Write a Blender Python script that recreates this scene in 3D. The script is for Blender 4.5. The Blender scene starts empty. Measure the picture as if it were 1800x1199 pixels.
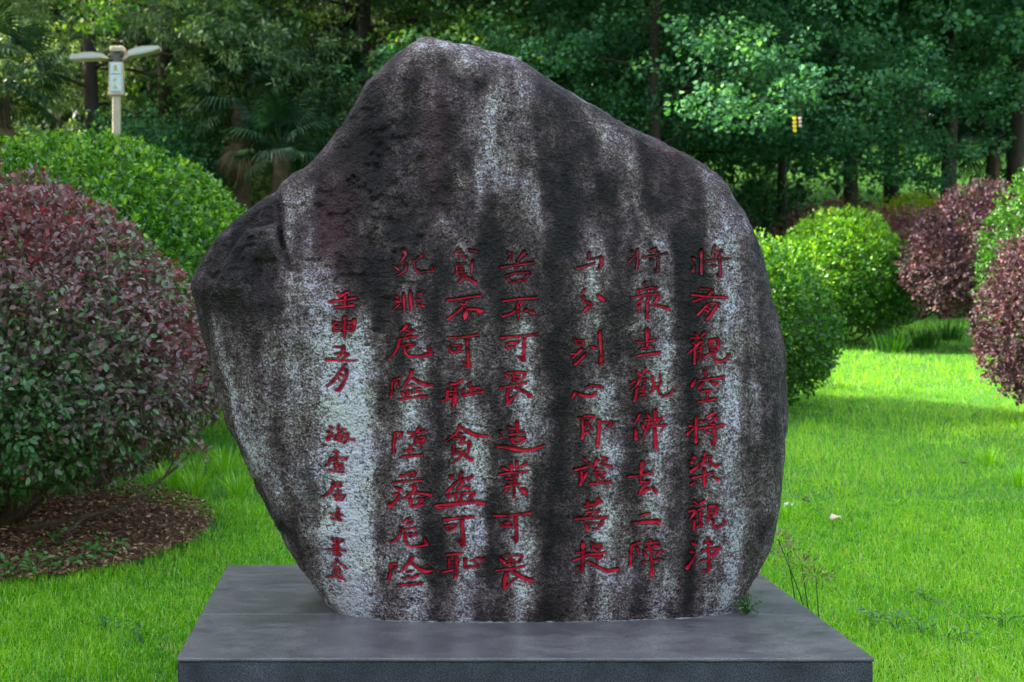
import bpy, math, random
import numpy as np
from mathutils import Matrix, Vector

# ------------------------------------------------------------------ camera, light
F = 2500.0; PX = 665.0; PY = 507.0; EYE = 1.5      # focal length and principal point of the photograph, in its pixels
sc = bpy.context.scene
C = sc.collection
camd = bpy.data.cameras.new('camera'); cam = bpy.data.objects.new('camera', camd); C.objects.link(cam)
cam.location = (0, 0, EYE); cam.rotation_euler = (math.radians(90), 0, 0)
camd.sensor_width = 36; camd.lens = 36 * F / 1800
camd.shift_x = (900 - PX) / 1800; camd.shift_y = -(599.5 - PY) / 1800
camd.clip_start = 0.1; camd.clip_end = 600
camd.dof.use_dof = True; camd.dof.focus_distance = 5.1; camd.dof.aperture_fstop = 5.0
sc.camera = cam

SUN_EL = math.radians(36); SUN_AZ = math.radians(-72)   # azimuth from +Y, negative = towards -X (behind left)
w = bpy.data.worlds.new('World'); sc.world = w; w.use_nodes = True
nt = w.node_tree; nt.nodes.clear()
sky = nt.nodes.new('ShaderNodeTexSky'); sky.sky_type = 'NISHITA'; sky.sun_disc = False
sky.sun_elevation = SUN_EL; sky.sun_rotation = SUN_AZ; sky.dust_density = 3.0; sky.air_density = 1.0
bg = nt.nodes.new('ShaderNodeBackground'); bg.inputs['Strength'].default_value = 0.15
out = nt.nodes.new('ShaderNodeOutputWorld')
sky.ozone_density = .6
hz_ = nt.nodes.new('ShaderNodeMix'); hz_.data_type = 'RGBA'; hz_.inputs[0].default_value = .38      # thin bright cloud veil: half of the sky's blue is gone
bw_ = nt.nodes.new('ShaderNodeRGBToBW'); tn_ = nt.nodes.new('ShaderNodeMix'); tn_.data_type = 'RGBA'; tn_.blend_type = 'MULTIPLY'; tn_.inputs[0].default_value = 1
tn_.inputs[7].default_value = (1.04, 1.0, .92, 1)
nt.links.new(sky.outputs[0], bw_.inputs[0]); nt.links.new(bw_.outputs[0], tn_.inputs[6]); nt.links.new(sky.outputs[0], hz_.inputs[6]); nt.links.new(tn_.outputs[2], hz_.inputs[7])
nt.links.new(hz_.outputs[2], bg.inputs[0]); nt.links.new(bg.outputs[0], out.inputs[0])
sl = bpy.data.lights.new('sun', 'SUN'); sun = bpy.data.objects.new('sun', sl); C.objects.link(sun)
sl.energy = 2.6; sl.angle = math.radians(0.5); sl.color = (1.0, 0.93, 0.80)
sd = Vector((math.sin(SUN_AZ) * math.cos(SUN_EL), math.cos(SUN_AZ) * math.cos(SUN_EL), math.sin(SUN_EL)))
sun.rotation_euler = sd.to_track_quat('Z', 'Y').to_euler(); sun.location = sd * 50
sc.view_settings.view_transform = 'Standard'; sc.view_settings.look = 'None'
sc.view_settings.gamma = 1.0; sc.view_settings.exposure = 3.05
sc.view_settings.use_curve_mapping = False
sc.cycles.max_bounces = 6; sc.cycles.diffuse_bounces = 3; sc.cycles.transmission_bounces = 4

random.seed(4); rng = np.random.default_rng(7)

# ------------------------------------------------------------------ helpers
def mesh_np(name, V, Fc, attrs=None, smooth=False):
    """mesh from an array of vertices and an array of faces that all have the same number of corners"""
    V = np.asarray(V, np.float32); Fc = np.asarray(Fc, np.int32)
    me = bpy.data.meshes.new(name); k = Fc.shape[1]
    me.vertices.add(len(V)); me.vertices.foreach_set('co', V.ravel())
    me.loops.add(Fc.size); me.loops.foreach_set('vertex_index', Fc.ravel())
    me.polygons.add(len(Fc)); me.polygons.foreach_set('loop_start', np.arange(0, Fc.size, k, dtype=np.int32))
    if attrs:
        for nm, (dom, arr) in attrs.items():
            a = me.attributes.new(nm, 'FLOAT', dom); a.data.foreach_set('value', np.asarray(arr, np.float32))
    me.update(calc_edges=True)
    if smooth: me.polygons.foreach_set('use_smooth', np.ones(len(Fc), bool))
    return me

def link(name, me, mat=None, parent=None, kind=None, label=None, cat=None, group=None, loc=None, rot=None):
    o = bpy.data.objects.new(name, me); C.objects.link(o)
    if mat is not None and me is not None and len(me.materials) == 0: me.materials.append(mat)
    if parent is not None: o.parent = parent
    if loc is not None: o.location = loc
    if rot is not None: o.rotation_euler = rot
    for k_, v_ in (('kind', kind), ('label', label), ('category', cat), ('group', group)):
        if v_: o[k_] = v_
    return o

def empty(name, loc, label, cat, group=None, rz=0):
    o = link(name, None, loc=loc, label=label, cat=cat, group=group); o.rotation_euler.z = rz
    o.empty_display_size = .2
    return o

class MB:
    """collects boxes and tubes in one polygon mesh"""
    def __init__(s): s.v = []; s.f = []
    def add(s, v, f):
        b = len(s.v); s.v += [tuple(p) for p in v]; s.f += [tuple(i + b for i in q) for q in f]
    def box(s, c, d, M=None, bev=0.0):
        x, y, z = d[0] / 2, d[1] / 2, d[2] / 2; b = min(bev, x * .9, y * .9, z * .9)
        if b <= 0:
            vs = [Vector((i * x, j * y, k * z)) for i in (-1, 1) for j in (-1, 1) for k in (-1, 1)]
            fs = [(0, 1, 3, 2), (4, 6, 7, 5), (0, 4, 5, 1), (2, 3, 7, 6), (0, 2, 6, 4), (1, 5, 7, 3)]
        else:
            vs = []; idx = {}
            for i in (-1, 1):
                for j in (-1, 1):
                    for k in (-1, 1):
                        for a in range(3):
                            p = [i * (x - b), j * (y - b), k * (z - b)]
                            p[a] = (i * x, j * y, k * z)[a]
                            idx[(i, j, k, a)] = len(vs); vs.append(Vector(p))
            I = idx; fs = []
            for sgn in (-1, 1):
                fs.append([I[(sgn, j, k, 0)] for j, k in ((-1, -1), (1, -1), (1, 1), (-1, 1))])
                fs.append([I[(i, sgn, k, 1)] for i, k in ((-1, -1), (1, -1), (1, 1), (-1, 1))])
                fs.append([I[(i, j, sgn, 2)] for i, j in ((-1, -1), (1, -1), (1, 1), (-1, 1))])
            for s1 in (-1, 1):
                for s2 in (-1, 1):
                    fs.append([I[(s1, s2, -1, 0)], I[(s1, s2, 1, 0)], I[(s1, s2, 1, 1)], I[(s1, s2, -1, 1)]])
                    fs.append([I[(s1, -1, s2, 0)], I[(s1, 1, s2, 0)], I[(s1, 1, s2, 2)], I[(s1, -1, s2, 2)]])
                    fs.append([I[(-1, s1, s2, 1)], I[(1, s1, s2, 1)], I[(1, s1, s2, 2)], I[(-1, s1, s2, 2)]])
                    for s3 in (-1, 1):
                        fs.append([I[(s1, s2, s3, a)] for a in range(3)])
        c = Vector(c)
        s.add([(M @ p if M else p) + c for p in vs], fs)
    def tube(s, pts, rad, n=6):
        pts = [Vector(p) for p in pts]; rings = []
        for i, p in enumerate(pts):
            t = (pts[min(i + 1, len(pts) - 1)] - pts[max(i - 1, 0)]).normalized()
            a = Vector((0, 0, 1)) if abs(t.z) < .9 else Vector((1, 0, 0))
            u = t.cross(a).normalized(); v = t.cross(u)
            r = rad[i] if isinstance(rad, (list, tuple)) else rad
            rings.append([p + (u * math.cos(k / n * 6.2832) + v * math.sin(k / n * 6.2832)) * r for k in range(n)])
        vs = [q for r_ in rings for q in r_]; fs = []
        for i in range(len(pts) - 1):
            for k in range(n):
                fs.append((i * n + k, i * n + (k + 1) % n, (i + 1) * n + (k + 1) % n, (i + 1) * n + k))
        fs.append(tuple(range(n))); fs.append(tuple((len(pts) - 1) * n + k for k in range(n))[::-1])
        s.add(vs, fs)
    def mesh(s, name, smooth=False):
        me = bpy.data.meshes.new(name); me.from_pydata(s.v, [], s.f)
        if smooth:
            for p in me.polygons: p.use_smooth = True
        me.update(); return me
    def build(s, name, mat, parent=None, smooth=False, **k):
        return link(name, s.mesh(name, smooth), mat, parent, **k)

def vnoise(P, scale, seed=0):
    """smooth value noise in -1..1 at the points P (n x 3)"""
    Q = np.asarray(P, float) * scale + seed * 17.13; I = np.floor(Q).astype(np.int64); f = Q - I; f = f * f * (3 - 2 * f)
    def h(i, j, k):
        n = (i * 374761393 + j * 668265263 + k * 2147483647 + seed * 9176) & 0xffffffff
        n = ((n ^ (n >> 13)) * 1274126177) & 0xffffffff
        n = n ^ (n >> 16); return (n & 0xffff) / 32767.5 - 1
    r = 0
    for a in (0, 1):
        for b in (0, 1):
            for c in (0, 1):
                wt = (f[:, 0] if a else 1 - f[:, 0]) * (f[:, 1] if b else 1 - f[:, 1]) * (f[:, 2] if c else 1 - f[:, 2])
                r = r + wt * h(I[:, 0] + a, I[:, 1] + b, I[:, 2] + c)
    return r

def fbm(P, scale, octv=4, seed=0, gain=.5):
    r = 0; a = 1
    for o in range(octv):
        r = r + a * vnoise(P, scale * 2 ** o, seed + o); a *= gain
    return r

def sstep(a, b, x):
    t = np.clip((x - a) / (b - a), 0, 1); return t * t * (3 - 2 * t)

def at(px, py, Y):
    return Vector(((px - PX) * Y / F, Y, EYE - (py - PY) * Y / F))

TY = [-60, 7, 10, 13, 16, 18, 22, 26, 28.5, 34, 45, 60, 90, 300]
TZ = [0, 0, .20, .42, .66, .80, .98, 1.13, 1.25, 3.5, 5.8, 8.0, 12, 16]
def ground(x, y):
    x = np.asarray(x, float); y = np.asarray(y, float)
    z = np.interp(y, TY, TZ) - np.clip(-x - 1.5, 0, 20) * .012 * np.clip((y - 8) / 10, 0, 1)
    return z + .018 * np.sin(x * 1.7 + y * .9) * np.clip((y - 6) / 4, 0, 1)

# ------------------------------------------------------------------ materials
def new_mat(name):
    m = bpy.data.materials.new(name); m.use_nodes = True
    n = m.node_tree.nodes; b = n['Principled BSDF']
    return m, m.node_tree, b

def node(nt, t, **k):
    n = nt.nodes.new(t)
    for a, b in k.items():
        if a.startswith('i_'): n.inputs[a[2:]].default_value = b
        else: setattr(n, a, b)
    return n

def ramp(nt, stops, src):
    r = nt.nodes.new('ShaderNodeValToRGB'); e = r.color_ramp.elements
    while len(e) < len(stops): e.new(.5)
    for i, (p, c) in enumerate(stops):
        e[i].position = p; e[i].color = (*c, 1) if len(c) == 3 else c
    nt.links.new(src, r.inputs[0]); return r

def leaf_mat(name, stops, rough=.45, trans=.35, spec=.5, tcol=None, gain=1.0):
    m, nt, b = new_mat(name)
    a = node(nt, 'ShaderNodeAttribute', attribute_name='rnd')
    r = ramp(nt, stops, a.outputs['Fac'])
    nt.links.new(r.outputs[0], b.inputs['Base Color'])
    b.inputs['Roughness'].default_value = rough; b.inputs['Specular IOR Level'].default_value = spec
    t = node(nt, 'ShaderNodeBsdfTranslucent'); mx = node(nt, 'ShaderNodeMixShader'); mx.inputs[0].default_value = trans
    mm = node(nt, 'ShaderNodeMix', data_type='RGBA', blend_type='MULTIPLY'); mm.inputs[0].default_value = 1
    mm.inputs[7].default_value = (*(tcol or (1.6, 1.5, .5)), 1)
    nt.links.new(r.outputs[0], mm.inputs[6]); nt.links.new(mm.outputs[2], t.inputs[0])
    nt.links.new(b.outputs[0], mx.inputs[1]); nt.links.new(t.outputs[0], mx.inputs[2])
    nt.links.new(mx.outputs[0], nt.nodes['Material Output'].inputs[0])
    return m

def noisy_mat(name, stops, scale=8, rough=.8, bump=.3, bscale=None, detail=6, spec=.3, stretch=None):
    m, nt, b = new_mat(name)
    tc = node(nt, 'ShaderNodeTexCoord'); mp = node(nt, 'ShaderNodeMapping')
    if stretch: mp.inputs['Scale'].default_value = stretch
    nt.links.new(tc.outputs['Object'], mp.inputs[0])
    n = node(nt, 'ShaderNodeTexNoise', i_Scale=scale, i_Detail=detail, i_Roughness=.65); nt.links.new(mp.outputs[0], n.inputs[0])
    r = ramp(nt, stops, n.outputs['Fac']); nt.links.new(r.outputs[0], b.inputs['Base Color'])
    b.inputs['Roughness'].default_value = rough; b.inputs['Specular IOR Level'].default_value = spec
    if bump:
        n2 = node(nt, 'ShaderNodeTexNoise', i_Scale=bscale or scale * 4, i_Detail=5.0); nt.links.new(mp.outputs[0], n2.inputs[0])
        bp = node(nt, 'ShaderNodeBump', i_Strength=bump, i_Distance=.02); nt.links.new(n2.outputs['Fac'], bp.inputs['Height'])
        nt.links.new(bp.outputs[0], b.inputs['Normal'])
    return m

M_purple = leaf_mat('purple_leaf', [(0, (.045, .13, .030)), (.22, (.10, .23, .065)), (.38, (.14, .18, .10)), (.46, (.15, .10, .090)), (.68, (.22, .135, .130)), (.84, (.26, .12, .105)), (.93, (.27, .045, .060)), (1, (.38, .04, .055))], rough=.38, trans=.2, tcol=(1.5, .9, .8))
M_purple2 = leaf_mat('dark_purple_leaf', [(0, (.045, .030, .040)), (.5, (.085, .045, .060)), (.8, (.13, .06, .07)), (.92, (.07, .10, .06)), (1, (.16, .055, .055))], rough=.6, spec=.3, trans=.22, tcol=(1.5, .9, .7))
M_box = leaf_mat('bright_green_leaf', [(0, (.018, .070, .008)), (.4, (.055, .19, .014)), (.8, (.13, .34, .022)), (1, (.30, .50, .04))], rough=.42, trans=.38)
M_purple_sunlit = leaf_mat('red_purple_leaf', [(0, (.10, .05, .055)), (.6, (.23, .10, .10)), (1, (.36, .18, .15))], rough=.55, trans=.3, tcol=(1.5, .9, .7))  # purple leaf lightened to imitate sun on the far domes
M_gold = leaf_mat('golden_leaf', [(0, (.14, .26, .015)), (.5, (.34, .48, .03)), (1, (.55, .65, .06))], rough=.45, trans=.35)
M_ginkgo = leaf_mat('ginkgo_leaf', [(0, (.014, .055, .028)), (.5, (.036, .13, .060)), (.8, (.075, .21, .095)), (1, (.16, .32, .12))], rough=.75, spec=.2, trans=.3, tcol=(1.6, 1.7, .5))
M_feather = leaf_mat('feathery_leaf', [(0, (.02, .06, .03)), (.5, (.065, .14, .06)), (.78, (.21, .32, .14)), (1, (.46, .58, .30))], rough=.5, trans=.35)  # palest stops stand in for sunlit highlights on the feathery crowns
M_broad = leaf_mat('broad_leaf', [(0, (.015, .06, .012)), (.5, (.05, .15, .025)), (.8, (.16, .30, .045)), (1, (.40, .52, .08))], rough=.45, trans=.35)
M_dark = leaf_mat('dark_leaf', [(0, (.008, .028, .012)), (1, (.024, .070, .026))], rough=.5, trans=.2)
M_palm = leaf_mat('palm_leaf', [(0, (.008, .034, .018)), (1, (.022, .068, .030))], rough=.75, spec=.2, trans=.2)
M_deadpalm = leaf_mat('dead_palm_leaf', [(0, (.11, .07, .035)), (1, (.24, .17, .10))], rough=.7, trans=.2, tcol=(1.2, 1, .8))
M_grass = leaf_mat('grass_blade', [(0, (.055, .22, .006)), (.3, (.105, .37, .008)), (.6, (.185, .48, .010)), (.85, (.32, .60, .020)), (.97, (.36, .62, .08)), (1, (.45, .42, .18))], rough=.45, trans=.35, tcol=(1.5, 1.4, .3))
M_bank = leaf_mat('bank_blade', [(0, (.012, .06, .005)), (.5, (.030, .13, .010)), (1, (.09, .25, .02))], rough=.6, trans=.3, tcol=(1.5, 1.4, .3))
M_bark = noisy_mat('bark', [(.3, (.018, .013, .010)), (.7, (.060, .045, .034))], 9, .9, .6, stretch=(1, 1, .25))
M_twig = noisy_mat('twig_bark', [(.3, (.05, .032, .022)), (.7, (.13, .09, .06))], 30, .85, .3)
M_soil = noisy_mat('soil', [(.3, (.050, .026, .015)), (.7, (.13, .070, .040))], 14, .95, .8)
M_ground = noisy_mat('lawn_ground', [(.3, (.022, .075, .006)), (.7, (.055, .17, .012))], 20, .95, .5)
M_path = noisy_mat('path_concrete', [(.3, (.22, .20, .18)), (.7, (.34, .31, .28))], 6, .9, .2)
M_granite_top = None

# ------------------------------------------------------------------ ground
def build_ground():
    ys = np.concatenate([np.linspace(-60, 0, 8), np.arange(1, 40, .5), np.linspace(40, 300, 40)])
    xs = np.concatenate([np.linspace(-150, -14, 14), np.arange(-13.5, 20, .5), np.linspace(20.5, 160, 14)])
    X, Y = np.meshgrid(xs, ys); Z = ground(X, Y); n, m = X.shape
    V = np.stack([X.ravel(), Y.ravel(), Z.ravel()], 1)
    i = np.arange(n * m).reshape(n, m)
    Fq = np.stack([i[:-1, :-1].ravel(), i[:-1, 1:].ravel(), i[1:, 1:].ravel(), i[1:, :-1].ravel()], 1)
    link('ground', mesh_np('ground', V, Fq, smooth=True), M_ground, kind='structure')
    # paved path crossing the park behind the clipped shrubs
    xs = np.linspace(-14, 30, 60); V = []; 
    for x in xs:
        yc = 25.6 + .05 * (x - 8)
        for d in (-.9, -.3, .3, .9): V.append((x, yc + d, float(ground(x, yc + d)) + .02))
    Fq = [(i * 4 + k, i * 4 + k + 4, i * 4 + k + 5, i * 4 + k + 1) for i in range(59) for k in range(3)]
    link('path', mesh_np('path', V, Fq), M_path, kind='structure')
build_ground()

SOIL = (-2.29, 8.3, 1.28)
def build_soil():
    V = [(SOIL[0], SOIL[1], float(ground(SOIL[0], SOIL[1])) + .045)]; n = 72; R = 8
    for r in range(1, R + 1):
        for k in range(n):
            a = k / n * 6.2832; rr = SOIL[2] * r / R * (1 + .05 * math.sin(3 * a + 1) + .03 * math.sin(7 * a))
            x = SOIL[0] + rr * math.cos(a); y = SOIL[1] + rr * math.sin(a)
            V.append((x, y, float(ground(x, y)) + (.045 if r < R - 1 else (.025 if r < R else -.02)) + random.uniform(-.008, .008)))
    T = [(0, 1 + k, 1 + (k + 1) % n) for k in range(n)]
    for r in range(1, R):
        for k in range(n):
            a = 1 + (r - 1) * n + k; b = 1 + (r - 1) * n + (k + 1) % n
            T += [(a, a + n, b + n), (a, b + n, b)]
    link('soil_bed', mesh_np('soil_bed', V, T, smooth=True), M_soil, kind='structure')
    N = 16000
    a = rng.uniform(0, 6.28, N); r = SOIL[2] * 1.03 * np.sqrt(rng.uniform(0, 1, N))
    P = np.stack([SOIL[0] + r * np.cos(a), SOIL[1] + r * np.sin(a), np.zeros(N)], 1)
    P[:, 2] = ground(P[:, 0], P[:, 1]) + .050 + rng.uniform(0, .014, N)
    D = rng.normal(size=(N, 3)); D[:, 2] *= .25; Nn = rng.normal(size=(N, 3)) * .5 + np.array([0, 0, 1])
    V, Fq, rn = leaf_arrays(P, Nn, D, rng.uniform(.018, .045, N), rng.uniform(.008, .018, N), fold=.1)
    m = leaf_mat('mulch_chip', [(0, (.07, .034, .019)), (.5, (.21, .10, .055)), (.85, (.38, .22, .12)), (1, (.58, .44, .26))], rough=.85, trans=.05, spec=.2)
    link('mulch', mesh_np('mulch', V, Fq, {'rnd': ('FACE', rn)}), m, kind='stuff', label='brown bark mulch and dry leaves on the soil under the purple shrub', cat='mulch')

def leaf_arrays(P, N, D, L, W, fold=.25, rnd=None, six=False):
    """leaves as small folded faces: P base, N facing, D direction of the midrib"""
    n = len(P); L = np.broadcast_to(L, (n,))[:, None]; W = np.broadcast_to(W, (n,))[:, None]
    D = D / (np.linalg.norm(D, axis=1, keepdims=True) + 1e-9)
    S = np.cross(N, D); S /= (np.linalg.norm(S, axis=1, keepdims=True) + 1e-9)
    U = np.cross(D, S)
    if rnd is None: rnd = rng.uniform(0, 1, n)
    b = np.arange(n)[:, None]
    if not six:
        V = np.stack([P, P + D * L * .5 + S * W * .5 + U * W * fold, P + D * L, P + D * L * .5 - S * W * .5 + U * W * fold], 1).reshape(-1, 3)
        T = np.concatenate([b * 4 + [0, 1, 2], b * 4 + [0, 2, 3]], 1).reshape(-1, 3)
        return V, T, np.repeat(rnd, 2)
    V = np.stack([P, P + D * L * .28 + S * W * .42 + U * W * fold, P + D * L * .68 + S * W * .42 + U * W * fold * .8 - U * L * .06,
                  P + D * L - U * L * .14, P + D * L * .68 - S * W * .42 + U * W * fold * .8 - U * L * .06, P + D * L * .28 - S * W * .42 + U * W * fold], 1).reshape(-1, 3)
    T = np.concatenate([b * 6 + [0, 1, 2], b * 6 + [0, 2, 3], b * 6 + [0, 3, 4], b * 6 + [0, 4, 5]], 1).reshape(-1, 3)
    return V, T, np.repeat(rnd, 4)
build_soil()

# ------------------------------------------------------------------ boulder
YC = 5.22; PLZ = 0.35
OUT = [(750,74),(790,80),(840,92),(880,102),(915,114),(960,145),(1000,170),(1050,200),(1100,228),(1150,250),(1190,270),(1235,298),(1265,325),(1290,360),(1310,395),(1325,430),(1337,480),(1350,540),(1362,590),(1370,640),(1372,700),(1369,780),(1364,850),(1357,900),(1345,945),(1330,985),(1310,1020),(1292,1048),(1272,1075),(1240,1112),(1180,1150),(1080,1172),(950,1180),(820,1176),(720,1158),(650,1125),(606,1085),(575,1050),(548,1015),(520,975),(490,920),(455,850),(425,790),(400,735),(385,680),(370,620),(358,580),(350,535),(342,502),(345,483),(360,455),(375,430),(395,405),(430,375),(460,355),(486,341),(500,322),(545,290),(575,258),(600,225),(620,188),(642,150),(670,122),(700,98),(725,81)]
CU, CV = 860.0, 620.0
def _outline():
    P = np.array(OUT, float); n = len(P); R = []
    for i in range(n):
        p0, p1, p2, p3 = P[i - 1], P[i], P[(i + 1) % n], P[(i + 2) % n]
        for t in np.linspace(0, 1, 8, endpoint=False):
            R.append(.5 * ((2 * p1) + (-p0 + p2) * t + (2 * p0 - 5 * p1 + 4 * p2 - p3) * t * t + (-p0 + 3 * p1 - 3 * p2 + p3) * t ** 3))
    R = np.array(R); a = np.arctan2(R[:, 1] - CV, R[:, 0] - CU); r = np.hypot(R[:, 0] - CU, R[:, 1] - CV)
    o = np.argsort(a); return a[o], r[o]
OA, OR = _outline()
def Rout(a): return np.interp(a, OA, OR, period=2 * math.pi)
KX = YC / F
def uv2(x, z): return x / KX + PX, PY - (z - EYE) / KX        # metric plane of the stone, in the photograph's pixel scale

def pl_dist(u, v, pts):
    """distance to a polyline, and the signed side (positive on its lower right)"""
    best = np.full(np.shape(u), 1e9); side = np.zeros(np.shape(u))
    for (x0, y0), (x1, y1) in zip(pts[:-1], pts[1:]):
        dx, dy = x1 - x0, y1 - y0; L2 = dx * dx + dy * dy
        t = np.clip(((u - x0) * dx + (v - y0) * dy) / L2, 0, 1); ex = u - x0 - t * dx; ey = v - y0 - t * dy
        d = np.hypot(ex, ey); c = -(dx * ey - dy * ex) / math.sqrt(L2); m = d < best
        best = np.where(m, d, best); side = np.where(m, c, side)
    return best, side

def front_y(u, v):
    """depth of the front face over the (u, v) plane"""
    u = np.asarray(u, float); v = np.asarray(v, float)
    a = np.arctan2(v - CV, u - CU); t = np.clip(np.hypot(u - CU, v - CV) / Rout(a), 0, 1)
    p = 3.4
    T = .34 + .05 * np.exp(-((u - 800) / 300) ** 2)
    y = YC - T * (1 - t ** p) ** (1 / p)
    w_ = 1 - t ** 6
    g = 1 - sstep(180, 560, v)
    y = y + w_ * g * (.00042 * np.clip(760 - u, 0, 400) + .00016 * np.clip(u - 800, 0, 600) + .05)
    # shoulder on the left: steps back behind the main face, with a diagonal ridge
    st = (1 - sstep(484, 502, u - (v - 400) * .05)) * (1 - sstep(470, 535, v + (u - 480) * .10))
    dr = pl_dist(u, v, ((492, 398), (466, 404), (443, 409), (425, 432), (408, 462), (400, 482)))
    below = sstep(-3, 3, dr[1])                                          # +1 on the lower right side of the ridge
    y = y + st * w_ * ((1 - below) * (.055 + .02 * np.exp(-(dr[0] / 20) ** 2)) - below * .040 * np.exp(-((dr[0] - 22) / 30) ** 2) + below * .03 * sstep(35, 70, dr[0]))
    y = y + .035 * np.exp(-((u - 446) / 20) ** 2 - ((v - 389) / 9) ** 2) * w_
    dc = pl_dist(u, v, ((356, 446), (364, 466), (372, 480), (386, 490)))[0]
    y = y + .030 * np.exp(-(dc / 3.5) ** 2) * w_ - .012 * np.exp(-((dc - 9) / 6) ** 2) * w_
    dk = pl_dist(u, v, ((492, 330), (500, 380), (503, 430), (520, 475)))[0]
    y = y + .035 * np.exp(-(dk / 5) ** 2)
    y = y - .055 * np.exp(-((u - 405) / 52) ** 2 - ((v - 500) / 26) ** 2) * w_
    # chipped facets on the dark upper left face
    fc = np.abs(vnoise(np.stack([u.ravel() * .013, v.ravel() * .011, u.ravel() * 0], 1), 1.0, 5).reshape(u.shape))
    y = y + w_ * g * .020 * fc * (1 - sstep(740, 860, u))
    # lower right flank and shallow runnels
    P = np.stack([u * .002, v * .0012, np.zeros_like(u)], 1) if u.ndim else None
    q = np.stack([u.ravel() * KX, v.ravel() * KX, np.zeros(u.size)], 1)
    n = fbm(q, 2.2, 3, 3).reshape(u.shape); n2 = vnoise(q * [1, .12, 1], 14, 9).reshape(u.shape)
    up = 1 - sstep(380, 560, v)
    n3 = vnoise(q * [1, .8, 1], 7, 12).reshape(u.shape)
    y = y + w_ * (n * .022 + n2 * .008 * (.3 + up) + n3 * .006)
    return y

def px_front(px, py):
    """point on the stone's front that the photograph shows at (px, py)"""
    px = np.asarray(px, float); py = np.asarray(py, float); Y = np.full(px.shape, 4.9)
    for _ in range(7):
        x = (px - PX) * Y / F; z = EYE - (py - PY) * Y / F
        u, v = uv2(x, z); Y = front_y(u, v)
    return np.stack([(px - PX) * Y / F, Y, EYE - (py - PY) * Y / F], -1)

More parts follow.
